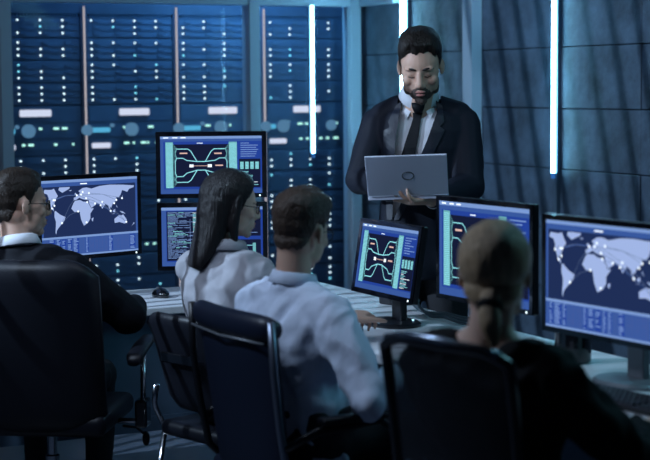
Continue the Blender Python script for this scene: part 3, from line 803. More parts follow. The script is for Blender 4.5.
for s_ in (-1, 1):
    b = B(X); b.tube([(s_ * 0.26, -0.25, 0.95), (s_ * 0.268, -0.245, 0.80), (s_ * 0.262, -0.225, 0.64), (s_ * 0.255, -0.20, 0.50), (s_ * 0.25, -0.12, 0.42), (s_ * 0.25, 0.1, 0.40)], 0.012, 10); b.obj('side_rail', M_RAIL if s_ > 0 else M_BLACK, t, smooth=True)
    b = B(X); b.tube([(s_ * 0.262, -0.21, 0.58), (s_ * 0.30, -0.12, 0.63), (s_ * 0.31, 0.08, 0.645), (s_ * 0.305, 0.14, 0.60), (s_ * 0.26, 0.16, 0.42)], 0.013, 10); ar = b.obj('armrest', M_BLACK, t, smooth=True)
    b = B(X); b.rbox(s_ * 0.308 - 0.024, s_ * 0.308 + 0.024, -0.12, 0.10, 0.648, 0.670, 0.008, 2); b.obj('arm_pad', M_LEATHER, ar, smooth=True)
swivel_base(t, X, 0.46)

# chair 4: mesh back, nearest
M_MESH = mesh_cloth('chair_mesh_cloth', (0.012, 0.015, 0.022), 0.50)
t, X = place('mesh_chair', 'black mesh back chair behind the person in black jumper, shiny top rail', (0.262, 3.64), math.radians(50), -0.25)
b = B(X); P = curve_panel(b, 0.40, 0.41, 0.50, 1.025, -0.20, -0.27, 0.035, 0.004, round_top=0.03); b.obj('mesh_panel', M_MESH, t, smooth=True)
pts = []
def PP(u_, v_): # outline of the panel
    wd = (0.40 * (1 - v_) + 0.41 * v_) / 2; cut = 0.03 * (max(0, abs(u_) - 0.55) / 0.45) ** 2
    return V((u_ * wd, -0.20 - 0.07 * v_ + 0.035 * u_ * u_, 0.50 + 0.525 * v_ - cut * v_ ** 6 + cut * (1 - v_) ** 6))
for i in range(12): pts.append(PP(-1 + 2 * i / 12, 1.0))
for i in range(12): pts.append(PP(1, 1 - i / 12))
for i in range(12): pts.append(PP(1 - 2 * i / 12, 0))
for i in range(12): pts.append(PP(-1, i / 12))
b = B(X); b.tube(pts, 0.015, 10, closed=True); b.obj('back_frame', M_BLACKG, t, smooth=True)
b = B(X); b.tube([PP(-0.9, 1.0) + V((0, -0.006, 0.010)), PP(-0.4, 1.0) + V((0, -0.008, 0.012)), PP(0.1, 1.0) + V((0, -0.008, 0.012)), PP(0.9, 1.0) + V((0, -0.006, 0.010))], 0.010, 10); b.obj('top_rail', mat('rail_steel', (0.25, 0.3, 0.38), 0.25, 0.9), t, smooth=True)
b = B(X); b.tube([(0, -0.235, 0.52), (0, -0.22, 0.44), (0, -0.1, 0.40), (0, 0, 0.39)], 0.022, 10); b.obj('back_bracket', M_BLACK, t, smooth=True)
b = B(X); b.rbox(-0.25, 0.25, -0.20, 0.26, 0.40, 0.47, 0.03, 3); b.obj('seat', M_LEATHER, t, smooth=True)
for s_ in (-1, 1):
    b = B(X); b.tube([(s_ * 0.24, 0.02, 0.41), (s_ * 0.29, 0.02, 0.44), (s_ * 0.295, 0.02, 0.62)], 0.013, 10); ar = b.obj('arm_post', M_BLACK, t, smooth=True)
    b = B(X); b.rbox(s_ * 0.295 - 0.035, s_ * 0.295 + 0.035, -0.10, 0.15, 0.62, 0.645, 0.01, 2); b.obj('arm_pad', M_BLACK, ar, smooth=True)
swivel_base(t, X, 0.46)

# ------------------------------------------------------------------ people
M_SKIN = mat('skin', (0.58, 0.36, 0.27), 0.55, bump=0.05, bscale=120, sub=0.15)
M_SKIN2 = mat('skin_pale', (0.64, 0.42, 0.33), 0.55, bump=0.05, bscale=120, sub=0.15)
M_LIPS = mat('lips', (0.42, 0.16, 0.14), 0.45)
M_EYE = mat('eye_white', (0.7, 0.7, 0.7), 0.25)
M_IRIS = mat('eye_iris', (0.02, 0.015, 0.01), 0.2)
def hairmat(name, c, st=(60, 60, 6), ro=0.42):
    return mat(name, c, ro, bump=0.8, bscale=3.0, stretch=st, mottle=0.35, mscale=2.0, spec=0.28)
H_DARK = hairmat('hair_near_black', (0.018, 0.014, 0.012))
H_BROWN = hairmat('hair_brown', (0.060, 0.040, 0.030), (60, 14, 30))
H_BROWN2 = hairmat('hair_dark_brown', (0.026, 0.018, 0.014), (60, 14, 30))
H_BLACK = hairmat('hair_black', (0.012, 0.010, 0.011), (70, 70, 5))
H_BLONDE = hairmat('hair_blonde', (0.46, 0.33, 0.21), (70, 30, 8))
M_SUIT = mat('suit_navy', (0.010, 0.013, 0.024), 0.7, bump=0.1, bscale=140, spec=0.25)
M_LAPEL = mat('suit_lapel', (0.012, 0.016, 0.030), 0.5, bump=0.1, bscale=140)
M_SUIT1 = mat('suit_black', (0.005, 0.006, 0.010), 0.8, bump=0.1, bscale=140, spec=0.2)
M_SHIRT = mat('shirt_white', (0.66, 0.68, 0.74), 0.75, bump=0.08, bscale=160)
M_SHIRTB = mat('shirt_pale_blue', (0.60, 0.68, 0.84), 0.75, bump=0.9, bscale=13, stretch=(1, 1, 0.6))
M_BLOUSE = mat('blouse_grey_white', (0.30, 0.30, 0.335), 0.7, bump=0.7, bscale=13, stretch=(1, 1, 0.5))
M_TIE = mat('tie_black', (0.005, 0.006, 0.009), 0.6, bump=0.1, bscale=150, spec=0.2)
M_TOP = mat('top_black', (0.005, 0.006, 0.008), 0.85, bump=0.1, bscale=120, spec=0.2)
M_TROU = mat('trousers_dark', (0.012, 0.013, 0.018), 0.75)
M_SHOE = mat('shoe_leather', (0.010, 0.010, 0.012), 0.3)
M_FRAME = mat('glasses_frame', (0.012, 0.012, 0.015), 0.25)
M_LENS = see_through('glasses_lens', (0.95, 0.97, 1.0), 0.03, 0.1, 1.25)

def head_shapes(b, M, k=1.0, fem=0.0, ears=True, nose=True):
    """head in its own frame: x right, y face, z up, about 0.235 tall"""
    r3 = M.to_3x3()
    def e(c, r, rx=0.0):
        b.ell(M @ (V(c) * k), V(r) * k, r3 @ Matrix.Rotation(rx, 3, 'X'), 20, 12)
    e((0, -0.014, 0.038), (0.073, 0.094, 0.082)); e((0, 0.022, 0.025), (0.066, 0.064, 0.066))
    e((0, 0.026, -0.030), (0.056 - 0.003 * fem, 0.060, 0.075)); e((0, 0.034, -0.072), (0.044 - 0.005 * fem, 0.044, 0.036))
    e((0, 0.070, -0.096), (0.020 - 0.004 * fem, 0.017, 0.016)); e((0, -0.025, -0.035), (0.060, 0.062, 0.055))
    for s_ in (-1, 1):
        e((s_ * 0.028, 0.074, 0.024), (0.024, 0.011, 0.008 - 0.002 * fem)); e((s_ * 0.041, 0.058, -0.022), (0.022, 0.022, 0.020))
        e((s_ * 0.047, 0.020, -0.068), (0.014, 0.030, 0.022)); e((s_ * 0.029, 0.0665, 0.004), (0.0155, 0.0135, 0.0120))
    e((0, 0.079, -0.062), (0.026, 0.013, 0.020))
    for s_ in (-1, 1): e((s_ * 0.036, 0.034, -0.004), (0.030, 0.038, 0.042)); e((s_ * 0.040, 0.030, -0.045), (0.022, 0.034, 0.036))
    if nose:
        b.cap(M @ (V((0, 0.083, 0.012)) * k), M @ (V((0, 0.104, -0.026)) * k), 0.0085 * k, 0.0120 * k)
        for s_ in (-1, 1): e((s_ * 0.0115, 0.094, -0.033), (0.0085, 0.012, 0.008))
        e((0, 0.088, -0.0555), (0.019, 0.0085, 0.0052)); e((0, 0.086, -0.068), (0.016, 0.0090, 0.0062))
    if ears:
        for s_ in (-1, 1):
            R_ = r3 @ Matrix.Rotation(s_ * 0.35, 3, 'Z') @ Matrix.Rotation(-0.15, 3, 'X')
            b.ell(M @ (V((s_ * 0.075, -0.006, -0.002)) * k), V((0.0075, 0.018, 0.030)) * k, R_, 14, 10)
            b.ell(M @ (V((s_ * 0.073, 0.000, -0.022)) * k), V((0.006, 0.009, 0.010)) * k, R_, 10, 8)

def hand_shapes(b, wr, d, palm_n, thumb, size=1.0, curl=(0.5, 0.5, 0.55, 0.6), spread=0.10, tc=0.4):
    """wr wrist, d finger direction, palm_n out of the palm, thumb: direction of the thumb side"""
    d = V(d).normalized(); pn = V(palm_n); pn = (pn - d * pn.dot(d)).normalized(); sd = d.cross(pn)
    if sd.dot(V(thumb)) < 0: sd = -sd
    s = size
    b.eloft([(wr - d * 0.02 * s, sd, pn, 0.026 * s, 0.019 * s), (wr + d * 0.01 * s, sd, pn, 0.029 * s, 0.017 * s), (wr + d * 0.05 * s, sd, pn, 0.040 * s, 0.015 * s), (wr + d * 0.085 * s, sd, pn, 0.041 * s, 0.013 * s), (wr + d * 0.095 * s, sd, pn, 0.036 * s, 0.009 * s)], 20, 2.4)
    ln = (0.072, 0.080, 0.075, 0.060)
    for i in range(4):
        o = (1.5 - i) * 0.0205 * s; f = wr + d * (0.088 - 0.004 * abs(i - 1.2)) * s + sd * o
        dd = (d + sd * (1.5 - i) * spread).normalized(); a = 0.0; p = f; L = ln[i] * s; rr = [0.0088, 0.0080, 0.0072, 0.0064]
        for j, fr in enumerate((0.45, 0.31, 0.24)):
            a += curl[i] * (0.8 if j == 0 else 1.0)
            q = p + (dd * math.cos(a) + pn * math.sin(a)) * L * fr
            b.cap(p, q, rr[j] * s, rr[j + 1] * s, 10); p = q
    p = wr + d * 0.025 * s + sd * 0.026 * s; a = 0.9
    for j, (L, ra, rb_) in enumerate(((0.045, 0.014, 0.011), (0.032, 0.0105, 0.0092), (0.026, 0.0092, 0.0078))):
        q = p + (d * math.cos(a) + sd * math.sin(a) + pn * tc * (0.4 + 0.3 * j)).normalized() * L * s
        b.cap(p, q, ra * s, rb_ * s, 10); p = q; a -= 0.35

def ik(a, c, l1, l2, pole):
    a = V(a); c = V(c); d = c - a; L = d.length
    if L > (l1 + l2) * 0.995: c = a + d.normalized() * (l1 + l2) * 0.995; d = c - a; L = d.length
    x = (l1 * l1 - l2 * l2 + L * L) / (2 * L); h = math.sqrt(max(l1 * l1 - x * x, 0)); n = d.normalized()
    pl = V(pole); pl = (pl - n * pl.dot(n)).normalized()
    return a + n * x + pl * h, c

def torso_secs(J, g, fem=0.0, top=True):
    """sections from hips to neck, g = extra thickness"""
    rx, f = J['right'], J['fwd']
    P, Wt, C, S, Nk = J['pelvis'], J['waist'], J['chest'], J['shl'], J['neck']
    up = (S - P).normalized()
    def ya(): return f
    k = J.get('k', 1.0)
    s = [(P - up * 0.07, rx, f, (0.150 + 0.008 * fem) * k + g, 0.105 * k + g), (P, rx, f, (0.168 + 0.008 * fem) * k + g, 0.118 * k + g), (P + (Wt - P) * 0.5, rx, f, 0.158 * k + g, 0.110 * k + g),
         (Wt, rx, f, (0.140 - 0.015 * fem) * k + g, 0.100 * k + g), (Wt + (C - Wt) * 0.5, rx, f, 0.152 * k + g, 0.108 * k + g), (C, rx, f, 0.170 * k + g, 0.118 * k + g), (C + (S - C) * 0.6, rx, f, 0.178 * k + g, 0.106 * k + g),
         (S, rx, f, 0.165 * k + g, 0.085 * k + g), (S + (Nk - S) * 0.35, rx, f, 0.118 * k + g, 0.070 * k + g)]
    if top: s += [(S + (Nk - S) * 0.7, rx, f, 0.080 * k + g, 0.060 * k + g), (Nk, rx, f, 0.060 * k + g * 0.6, 0.056 * k + g * 0.6)]
    return s

def hair_cap(name, M, k, zh, thick, material, root, fem=0.0, jag=0.010, extra=None, seed=0, vox=0.004, amp=0.004):
    """hair grown off the skull above a hairline zh(azimuth)"""
    b = B(); head_shapes(b, Matrix.Identity(4), 1.0, fem, ears=False, nose=False)
    me = remesh(b, vox, 6)
    co = vco(me); no = vno(me)
    az = np.degrees(np.arctan2(np.abs(co[:, 0]), co[:, 1]))
    line = np.interp(az, [a for a, _ in zh], [z for _, z in zh])
    nz = np.array([noise.noise(V((p[0] * 60, p[1] * 60, p[2] * 14 + seed))) for p in co])
    m = co[:, 2] - line + nz * jag
    keep = m > 0
    t = np.clip(m / 0.022, 0, 1); t = t * t * (3 - 2 * t)
    th = np.array([thick(p, a) for p, a in zip(co, az)])
    n2 = np.array([noise.noise(V((p[0] * 26, p[1] * 9, p[2] * 12 + seed * 3))) for p in co])
    n3 = np.array([noise.noise(V((p[0] * 70, p[1] * 18, p[2] * 40 + seed * 5))) for p in co])
    out = co + no * (t * (th + amp * n2 + amp * 0.5 * n3) + 0.0012)[:, None]
    bm = bmesh.new(); vs = [bm.verts.new(V(p)) for p in out]
    for p in me.polygons:
        if all(keep[i] for i in p.vertices): bm.faces.new([vs[i] for i in p.vertices])
    bmesh.ops.delete(bm, geom=[v for v in bm.verts if not v.link_faces], context='VERTS')
    m2 = bpy.data.meshes.new('hair')
    if extra:
        eb = B(); extra(eb); em = remesh(eb, 0.006, 5); bm.from_mesh(em)
    bm.to_mesh(m2); bm.free()
    m2.transform(M @ Matrix.Scale(k, 4))
    o = link(name, m2, material, root, smooth=True)
    return o

def glasses(M, k, root):
    def P(x, y, z): return M @ (V((x, y, z)) * k)
    b = B()
    for s_ in (-1, 1):
        pts = []
        for i in range(20):
            a = 2 * math.pi * i / 20; ct, st = math.cos(a), math.sin(a)
            pts.append(P(s_ * 0.034 + 0.026 * math.copysign(abs(ct) ** 0.75, ct), 0.094 - 0.006 * abs(ct) * (1 if ct * s_ > 0 else 0.2), 0.000 + 0.018 * math.copysign(abs(st) ** 0.75, st)))
        b.tube(pts, 0.0016, 6, closed=True)
        b.tube([P(s_ * 0.059, 0.088, 0.007), P(s_ * 0.074, 0.070, 0.008), P(s_ * 0.078, 0.01, 0.010), P(s_ * 0.077, -0.015, -0.002)], 0.0017, 6)
    b.tube([P(-0.009, 0.096, 0.004), P(0, 0.099, 0.006), P(0.009, 0.096, 0.004)], 0.002, 6)
    g = b.obj('glasses', M_FRAME, root, smooth=True)
    for s_ in (-1, 1):
        c = P(s_ * 0.034, 0.093, 0); y = (M.to_3x3() @ V((0, 1, 0))).normalized()
        b = B(); b.lathe(c, [(0.0165 * k, -0.0005), (0.0165 * k, 0.0005)], 18, y); b.obj('lens', M_LENS, g)

def patch(name, pts_uv, org, ax, ay, ad, bvh, off, thick, material, root, res=0.010):
    """flat outline in (ax, ay) laid onto the garment below along ad"""
    tri = tessellate_polygon([[V((p[0], p[1], 0)) for p in pts_uv]])
    bm = bmesh.new(); vs = [bm.verts.new((p[0], p[1], 0)) for p in pts_uv]
    for t in tri:
        try: bm.faces.new([vs[i] for i in t])
        except ValueError: pass
    for _ in range(3):
        es = [e for e in bm.edges if e.calc_length() > res * 1.6]
        if not es: break
        bmesh.ops.subdivide_edges(bm, edges=es, cuts=1); bmesh.ops.triangulate(bm, faces=list(bm.faces))
    bmesh.ops.recalc_face_normals(bm, faces=list(bm.faces))
    base = {}
    for v in bm.verts:
        o = org + ax * v.co.x + ay * v.co.y - ad * 0.6
        h = bvh.ray_cast(o, ad)
        base[v] = (h[0] - ad * off) if h[0] is not None else None
    good = [p for p in base.values() if p is not None]
    for v in bm.verts:
        p = base[v]
        if p is None:
            q = org + ax * v.co.x + ay * v.co.y; p = min(good, key=lambda g: (g - q).length)
            p = q + ad * ((p - q).dot(ad))
        v.co = p
    bmesh.ops.smooth_vert(bm, verts=list(bm.verts), factor=0.4, use_axis_x=True, use_axis_y=True, use_axis_z=True)
    front = list(bm.faces)
    r = bmesh.ops.extrude_face_region(bm, geom=front)
    for v in [g for g in r['geom'] if isinstance(g, bmesh.types.BMVert)]: v.co = v.co - ad * thick
    bmesh.ops.recalc_face_normals(bm, faces=list(bm.faces))
    me = bpy.data.meshes.new(name); bm.to_mesh(me); bm.free()
    return link(name, me, material, root, smooth=False)

def bvh_of(me):
    return BVHTree.FromPolygons([v.co.copy() for v in me.vertices], [tuple(p.vertices) for p in me.polygons])

def headM(c, face_az, pitch, roll=0.0):
    """face_az clockwise from +y, pitch down positive"""
    return Matrix.Translation(c) @ Matrix.Rotation(-face_az, 4, 'Z') @ Matrix.Rotation(-pitch, 4, 'X') @ Matrix.Rotation(roll, 4, 'Y')

def collar(root, J, material, h=0.036, r=0.066, up=0.012, drop=0.5):
    """folded shirt collar round the neck"""
    Nk = J['neckc']; ax = (J['head'] - Nk).normalized(); f = J['fwd'] - ax * J['fwd'].dot(ax); f.normalize(); x = f.cross(ax)
    rr = []
    for rad, zz, fl in ((r - 0.002, -0.020, 0), (r - 0.005, h - 0.004, 1), (r - 0.002, h, 1), (r + 0.003, h - 0.003, 1), (r + 0.016, h - 0.036, 1.6), (r + 0.013, h - 0.038, 1.6)):
        rr.append([Nk + x * math.cos(a) * rad + f * (math.sin(a) * rad * 0.95) + ax * (zz - fl * 0.012 * (0.5 + 0.5 * math.sin(a)) ** 2) for a in [2 * math.pi * i / 36 for i in range(36)]])
    b = B(); b.ring_loft(rr, cap=False); b.obj('collar', material, root, smooth=True)

def shoe(b, ank, d):
    d = V((d[0], d[1], 0)).normalized(); s_ = d.cross(Z)
    c = V((ank.x, ank.y, 0))
    b.eloft([(c - d * 0.075 + Z * 0.035, s_, Z, 0.020, 0.020), (c - d * 0.06 + Z * 0.045, s_, Z, 0.034, 0.043), (c + Z * 0.050, s_, Z, 0.038, 0.048), (c + d * 0.07 + Z * 0.036, s_, Z, 0.042, 0.034), (c + d * 0.14 + Z * 0.026, s_, Z, 0.044, 0.024), (c + d * 0.185 + Z * 0.018, s_, Z, 0.030, 0.015)], 20, 2.6)

def seated(label, P, hd, headc, face, hk, wrists, poles, hands, cloth, skin, fem=0.0, k=1.0, lean=None, vox=0.0055, sleeve=(1, 1), shw=0.175, foot=0.42, jacket=False, shz=None, seatz=0.53, nk=0.150):
    """P pelvis xy; hd heading clockwise from +y; face (azimuth, pitch, roll)"""
    fwd = V((math.sin(hd), math.cos(hd), 0)); right = V((math.cos(hd), -math.sin(hd), 0))
    root = thing('person', label, 'person', (P[0], P[1], 0), None)
    M = headM(headc, *face); k3 = M.to_3x3()
    nb = M @ V((0, -0.025, -0.065))                    # skull end of the neck
    pel = V((P[0], P[1], seatz + 0.02)); 
    neck = headc + V((0, 0, -nk)) * k - fwd * 0.030
    shl = neck - Z * 0.075 - fwd * 0.005
    up = (shl - pel)
    J = dict(right=right, fwd=fwd, pelvis=pel, waist=pel + up * 0.38 - fwd * 0.0, chest=pel + up * 0.74 - fwd * 0.012, shl=shl, neck=neck, k=k, head=M @ V((0, -0.02, -0.03)), neckc=neck + Z * 0.004)
    sh = [shl - right * shw - Z * 0.012, shl + right * shw - Z * 0.012]
    el = []; wr = []
    for i in (0, 1):
        e_, c_ = ik(sh[i], wrists[i], 0.29 * k, 0.255 * k, poles[i]); el.append(e_); wr.append(c_)
    hip = [pel - right * 0.09, pel + right * 0.09]
    kn = [hip[0] + fwd * foot - Z * 0.04 - right * 0.03, hip[1] + fwd * foot - Z * 0.04 + right * 0.03]
    an = [V((kn[0].x, kn[0].y, 0.09)) - fwd * 0.04, V((kn[1].x, kn[1].y, 0.09)) - fwd * 0.04]
    # body: one surface
    b = B(); head_shapes(b, M, k, fem)
    b.eloft(torso_secs(J, -0.016, fem), 24)
    b.cap(neck - Z * 0.05 - fwd * 0.005, nb, 0.058 * k - 0.006 * fem, 0.052 * k - 0.006 * fem, 20)
    for i in (0, 1):
        b.cap(shl, sh[i], 0.05 * k, 0.048 * k); b.cap(sh[i], el[i], 0.046 * k, 0.036 * k); b.cap(el[i], wr[i], 0.036 * k, 0.025 * k)
        hh = hands[i]; hand_shapes(b, wr[i], hh[0], hh[1], hh[2], k * 0.95 * (1.1 if len(hh) > 4 else 1), curl=hh[3] if len(hh) > 3 else (0.35,) * 4)
        b.cap(hip[i], kn[i], 0.070, 0.048); b.cap(kn[i], an[i], 0.046, 0.034); b.cap(an[i], an[i] + fwd * 0.12 - Z * 0.05, 0.03, 0.022)
    if cloth[0] == 'top':
        for s_ in (-1, 1): b.cap(neck - Z * 0.012, sh[0 if s_ < 0 else 1] - right * s_ * 0.03 + Z * 0.015, 0.042, 0.030); b.cap(nb - Z * 0.045, shl + right * s_ * 0.07 + Z * 0.01, 0.036, 0.040)
    me = remesh(b, vox, 3); link('body', me, skin, root, smooth=True)
    # upper garment
    b = B(); g = 0.010 if not jacket else 0.022
    b.eloft(torso_secs(J, g, fem, top=False), 28)
    if cloth[0] != 'top': b.cap(shl - right * 0.11 + Z * 0.012, shl + right * 0.11 + Z * 0.012, 0.055 * k + g, 0.055 * k + g)
    if cloth[0] != 'top': b.cap(shl + Z * 0.012, shl + Z * 0.045, 0.078 * k + g * 0.9, 0.062 * k + g * 0.5, 20)
    for i in (0, 1):
        s_ = -1 if i == 0 else 1
        b.cap(shl + right * s_ * 0.10, sh[i], 0.055 * k + g, 0.054 * k + g); b.cap(sh[i], el[i], 0.053 * k + g, 0.044 * k + g)
        b.cap(sh[i] + (el[i] - sh[i]) * 0.2 - Z * 0.01, sh[i] + (el[i] - sh[i]) * 0.7, 0.058 * k + g, 0.050 * k + g)
        q = el[i] + (wr[i] - el[i]) * (0.93 * sleeve[i]); b.cap(el[i], q, 0.043 * k + g, 0.031 * k + g * 0.8)
    me = remesh(b, 0.008, 3)
    folds(me, 0.019 if not jacket else 0.008, 12 if not jacket else 6, seed=len(label), stretch=(1.0, 1.0, 0.7))
    gm = link({'shirt': 'shirt', 'jacket': 'jacket', 'top': 'jumper', 'blouse': 'blouse'}[cloth[0]], me, cloth[1], root, smooth=True)
    # cuffs
    if cloth[0] in ('shirt', 'blouse'):
        for i in (0, 1):
            d = (wr[i] - el[i]).normalized(); c = el[i] + (wr[i] - el[i]) * 0.93 * sleeve[i]; x = d.orthogonal().normalized(); y = d.cross(x)
            b = B(); b.ring_loft([[c + d * zz + (x * math.cos(a) + y * math.sin(a)) * rd for a in [2 * math.pi * q / 20 for q in range(20)]] for rd, zz in ((0.036, -0.035), (0.037, 0.022), (0.032, 0.022), (0.031, -0.03))], cap=False); b.obj('cuff', cloth[1], root, smooth=True)
    # trousers
    b = B()
    b.eloft([(pel - Z * 0.075, right, fwd, 0.165, 0.12), (pel, right, fwd, 0.185 * k, 0.135 * k), (pel + Z * 0.10, right, fwd, 0.165 * k, 0.12 * k)], 24)
    for i in (0, 1): b.cap(hip[i], kn[i], 0.090, 0.068); b.cap(kn[i], an[i], 0.064, 0.050)
    me = remesh(b, 0.011, 3); folds(me, 0.008, 8, seed=3); link('trousers', me, M_TROU, root, smooth=True)
    for i in (0, 1):
        b = B(); shoe(b, an[i], fwd); b.obj('shoe', M_SHOE, root, smooth=True)
    # lips, eyes
    for s_ in (-1, 1):
        b = B(); b.ell(M @ (V((s_ * 0.029, 0.0745, 0.003)) * k), V((0.011, 0.007, 0.0055)) * k, k3, 14, 10); ey = b.obj('eye', M_EYE, root, smooth=True)
        b = B(); b.ell(M @ (V((s_ * 0.029, 0.0800, 0.003)) * k), V((0.0045, 0.0025, 0.0045)) * k, k3, 12, 8); b.obj('iris', M_IRIS, ey, smooth=True)
    b = B(); b.ell(M @ (V((0, 0.0905, -0.0555)) * k), V((0.018, 0.0070, 0.0042)) * k, k3, 16, 8); b.ell(M @ (V((0, 0.0885, -0.067)) * k), V((0.015, 0.0075, 0.005)) * k, k3, 16, 8); b.obj('lips', M_LIPS, root, smooth=True)
    return root, J, M

def brows(M, k, root, material, thick=0.004):
    for s_ in (-1, 1):
        b = B()
        b.tube([M @ (V((s_ * x, y, z)) * k) for x, y, z in ((0.012, 0.0835, 0.022), (0.024, 0.0845, 0.026), (0.038, 0.0775, 0.026), (0.049, 0.066, 0.020))], [thick * 0.8, thick, thick * 0.9, thick * 0.4], 8)
        b.obj('eyebrow', material, root, smooth=True)

short_line = [(0, 0.075), (25, 0.074), (45, 0.060), (62, 0.048), (74, 0.020), (82, -0.012), (90, -0.010), (97, 0.034), (112, 0.030), (122, -0.020), (140, -0.052), (180, -0.058)]
def h_short(p, a):
    z = p[2]; top = min(1, max(0, (z - 0.03) / 0.07)); return 0.0045 + 0.013 * top + 0.006 * top * max(0, p[1] / 0.08)
def h_quiff(p, a):
    z = p[2]; top = min(1, max(0, (z - 0.035) / 0.06)); return 0.004 + 0.017 * top + 0.020 * top * max(0, (p[1] + 0.02) / 0.09)

# --- person 1: man in dark suit at far left, seen from behind in profile
hd = math.radians(8); hc = W(21, 205, 5.72)
root, J, M = seated('person in dark suit jacket and glasses seated at far left, face turned right', (-1.05, 5.69), hd, hc, (math.radians(62), math.radians(2), 0), 1,
    [W(98, 300, 6.02), W(134, 306, 6.04)], [(-0.6, -0.5, -0.8), (0.75, -0.35, -0.7)], [((0.3, 1, -0.1), (0, 0, -1), (1, 0, 0)), ((-0.2, 1, -0.1), (0, 0, -1), (-1, 0, 0))],
    ('jacket', M_SUIT1), M_SKIN, jacket=True, shw=0.185)
hair_cap('hair', M, 1.0, short_line, h_short, H_BROWN2, root, seed=1)
glasses(M, 1.0, root); brows(M, 1.0, root, H_BROWN2); collar(root, J, M_SHIRT, 0.040, 0.066)

# --- person 2: woman with long dark hair
hc = W(232, 206, 5.47)
def longhair(b):
    b.ell((0, -0.03, 0.035), (0.084, 0.098, 0.090)); b.ell((0, -0.060, -0.035), (0.080, 0.068, 0.095))
    b.eloft([(V((0, -0.050, 0.02)), V((1, 0, 0)), V((0, 1, 0)), 0.083, 0.072), (V((0, -0.060, -0.05)), V((1, 0, 0)), V((0, 1, 0)), 0.084, 0.062), (V((0, -0.072, -0.12)), V((1, 0, 0)), V((0, 1, 0)), 0.088, 0.052), (V((0, -0.092, -0.185)), V((1, 0, 0)), V((0, 1, 0)), 0.086, 0.038), (V((0, -0.110, -0.235)), V((1, 0, 0)), V((0, 1, 0)), 0.066, 0.022)], 28)
    for s_ in (-1, 1):
        b.cap((s_ * 0.076, 0.000, 0.035), (s_ * 0.078, -0.005, -0.060), 0.017, 0.018); b.cap((s_ * 0.078, -0.005, -0.06), (s_ * 0.070, 0.008, -0.150), 0.018, 0.014); b.cap((s_ * 0.070, 0.008, -0.150), (s_ * 0.056, 0.030, -0.205), 0.014, 0.005)
hl_long = [(0, 0.080), (25, 0.074), (45, 0.050), (62, 0.025), (75, -0.03), (90, -0.06), (180, -0.07)]
hd = math.radians(42)
root, J, M = seated('person in grey white blouse and glasses, seated second from the left', (-0.29, 5.405), hd, hc, (math.radians(72), math.radians(8), 0), 1,
    [W(262, 322, 5.95), W(300, 318, 5.80)], [(-0.7, -0.2, -0.8), (0.3, -0.6, -0.7)], [((0.6, 0.8, 0), (0, 0, -1), (1, 0, 0)), ((0.4, 0.9, 0), (0, 0, -1), (-1, 0.3, 0))],
    ('blouse', M_BLOUSE), M_SKIN2, fem=1.0, k=0.93, shw=0.158)
hair_cap('hair', M, 0.95, hl_long, lambda p, a: 0.010 + 0.006 * max(0, min(1, p[2] / 0.08)), H_BLACK, root, fem=1, extra=longhair, seed=2, jag=0.004)
glasses(M, 0.93, root); brows(M, 0.93, root, H_BLACK, 0.003)
collar(root, J, M_BLOUSE, 0.022, 0.066)

# --- person 3: man in pale shirt, three quarter from behind
hc = W(301, 232, 4.86)
hd = math.radians(50)
root, J, M = seated('person in pale blue shirt and glasses, seated in the middle with back turned', (-0.068, 4.825), hd, hc, (math.radians(32), math.radians(8), math.radians(4)), 1,
    [W(347, 321, 5.33), W(392, 376, 4.80)], [(-0.6, 0.2, -0.9), (0.35, -0.75, -0.9)], [((0.5, 0.8, 0.15), (0, 0, -1), (1, 0, 0), (0.7, 0.8, 0.85, 0.9), 1.25), ((0.8, 0.5, 0.1), (0, 0, -1), (-0.5, 0.8, 0), (0.5, 0.5, 0.55, 0.6))],
    ('shirt', M_SHIRTB), M_SKIN, shw=0.185)
hair_cap('hair', M, 1.0, short_line, h_quiff, H_BROWN, root, seed=5, amp=0.006)
glasses(M, 1.0, root); brows(M, 1.0, root, H_BROWN); collar(root, J, M_SHIRTB, 0.032, 0.066)

# --- person 4: blonde person with a low ponytail, back to the camera
hc = W(495, 276, 3.78)
hd = math.radians(38)
def pony(b):
    b.cap((0, -0.095, -0.045), (0, -0.112, -0.075), 0.026, 0.024); b.cap((0, -0.112, -0.075), (0.004, -0.122, -0.10), 0.027, 0.026); b.cap((0.004, -0.122, -0.10), (0.010, -0.112, -0.145), 0.026, 0.012)
hl_back = [(0, 0.078), (25, 0.074), (45, 0.055), (65, 0.030), (80, -0.005), (92, 0.018), (105, 0.005), (125, -0.045), (150, -0.070), (180, -0.074)]
root, J, M = seated('person in black jumper with hair tie, seated nearest with back turned', (0.447, 3.795), hd, hc, (math.radians(12), math.radians(4), 0), 1,
    [W(520, 372, 4.22), W(640, 430, 3.88)], [(-0.7, 0, -0.7), (0.55, -0.5, -0.75)], [((0.5, 0.8, 0), (0, 0, -1), (1, 0, 0)), ((0.7, 0.75, 0.05), (0, 0, -1), (-0.5, 0.8, 0), (0.3, 0.3, 0.35, 0.4))],
    ('top', M_TOP), M_SKIN2, fem=0.6, k=1.04, shw=0.168, nk=0.122)
hair_cap('hair', M, 1.04, hl_back, lambda p, a: 0.012, H_BLONDE, root, fem=1, extra=pony, seed=9, jag=0.005, amp=0.003)
b = B(); r3 = M.to_3x3(); b.lathe(M @ V((0, -0.106, -0.065)), [(0.022, -0.012), (0.030, -0.010), (0.031, 0.010), (0.022, 0.012)], 20, r3 @ V((0, -0.45, -0.9))); b.obj('hair_tie', M_TOP, root, smooth=True)

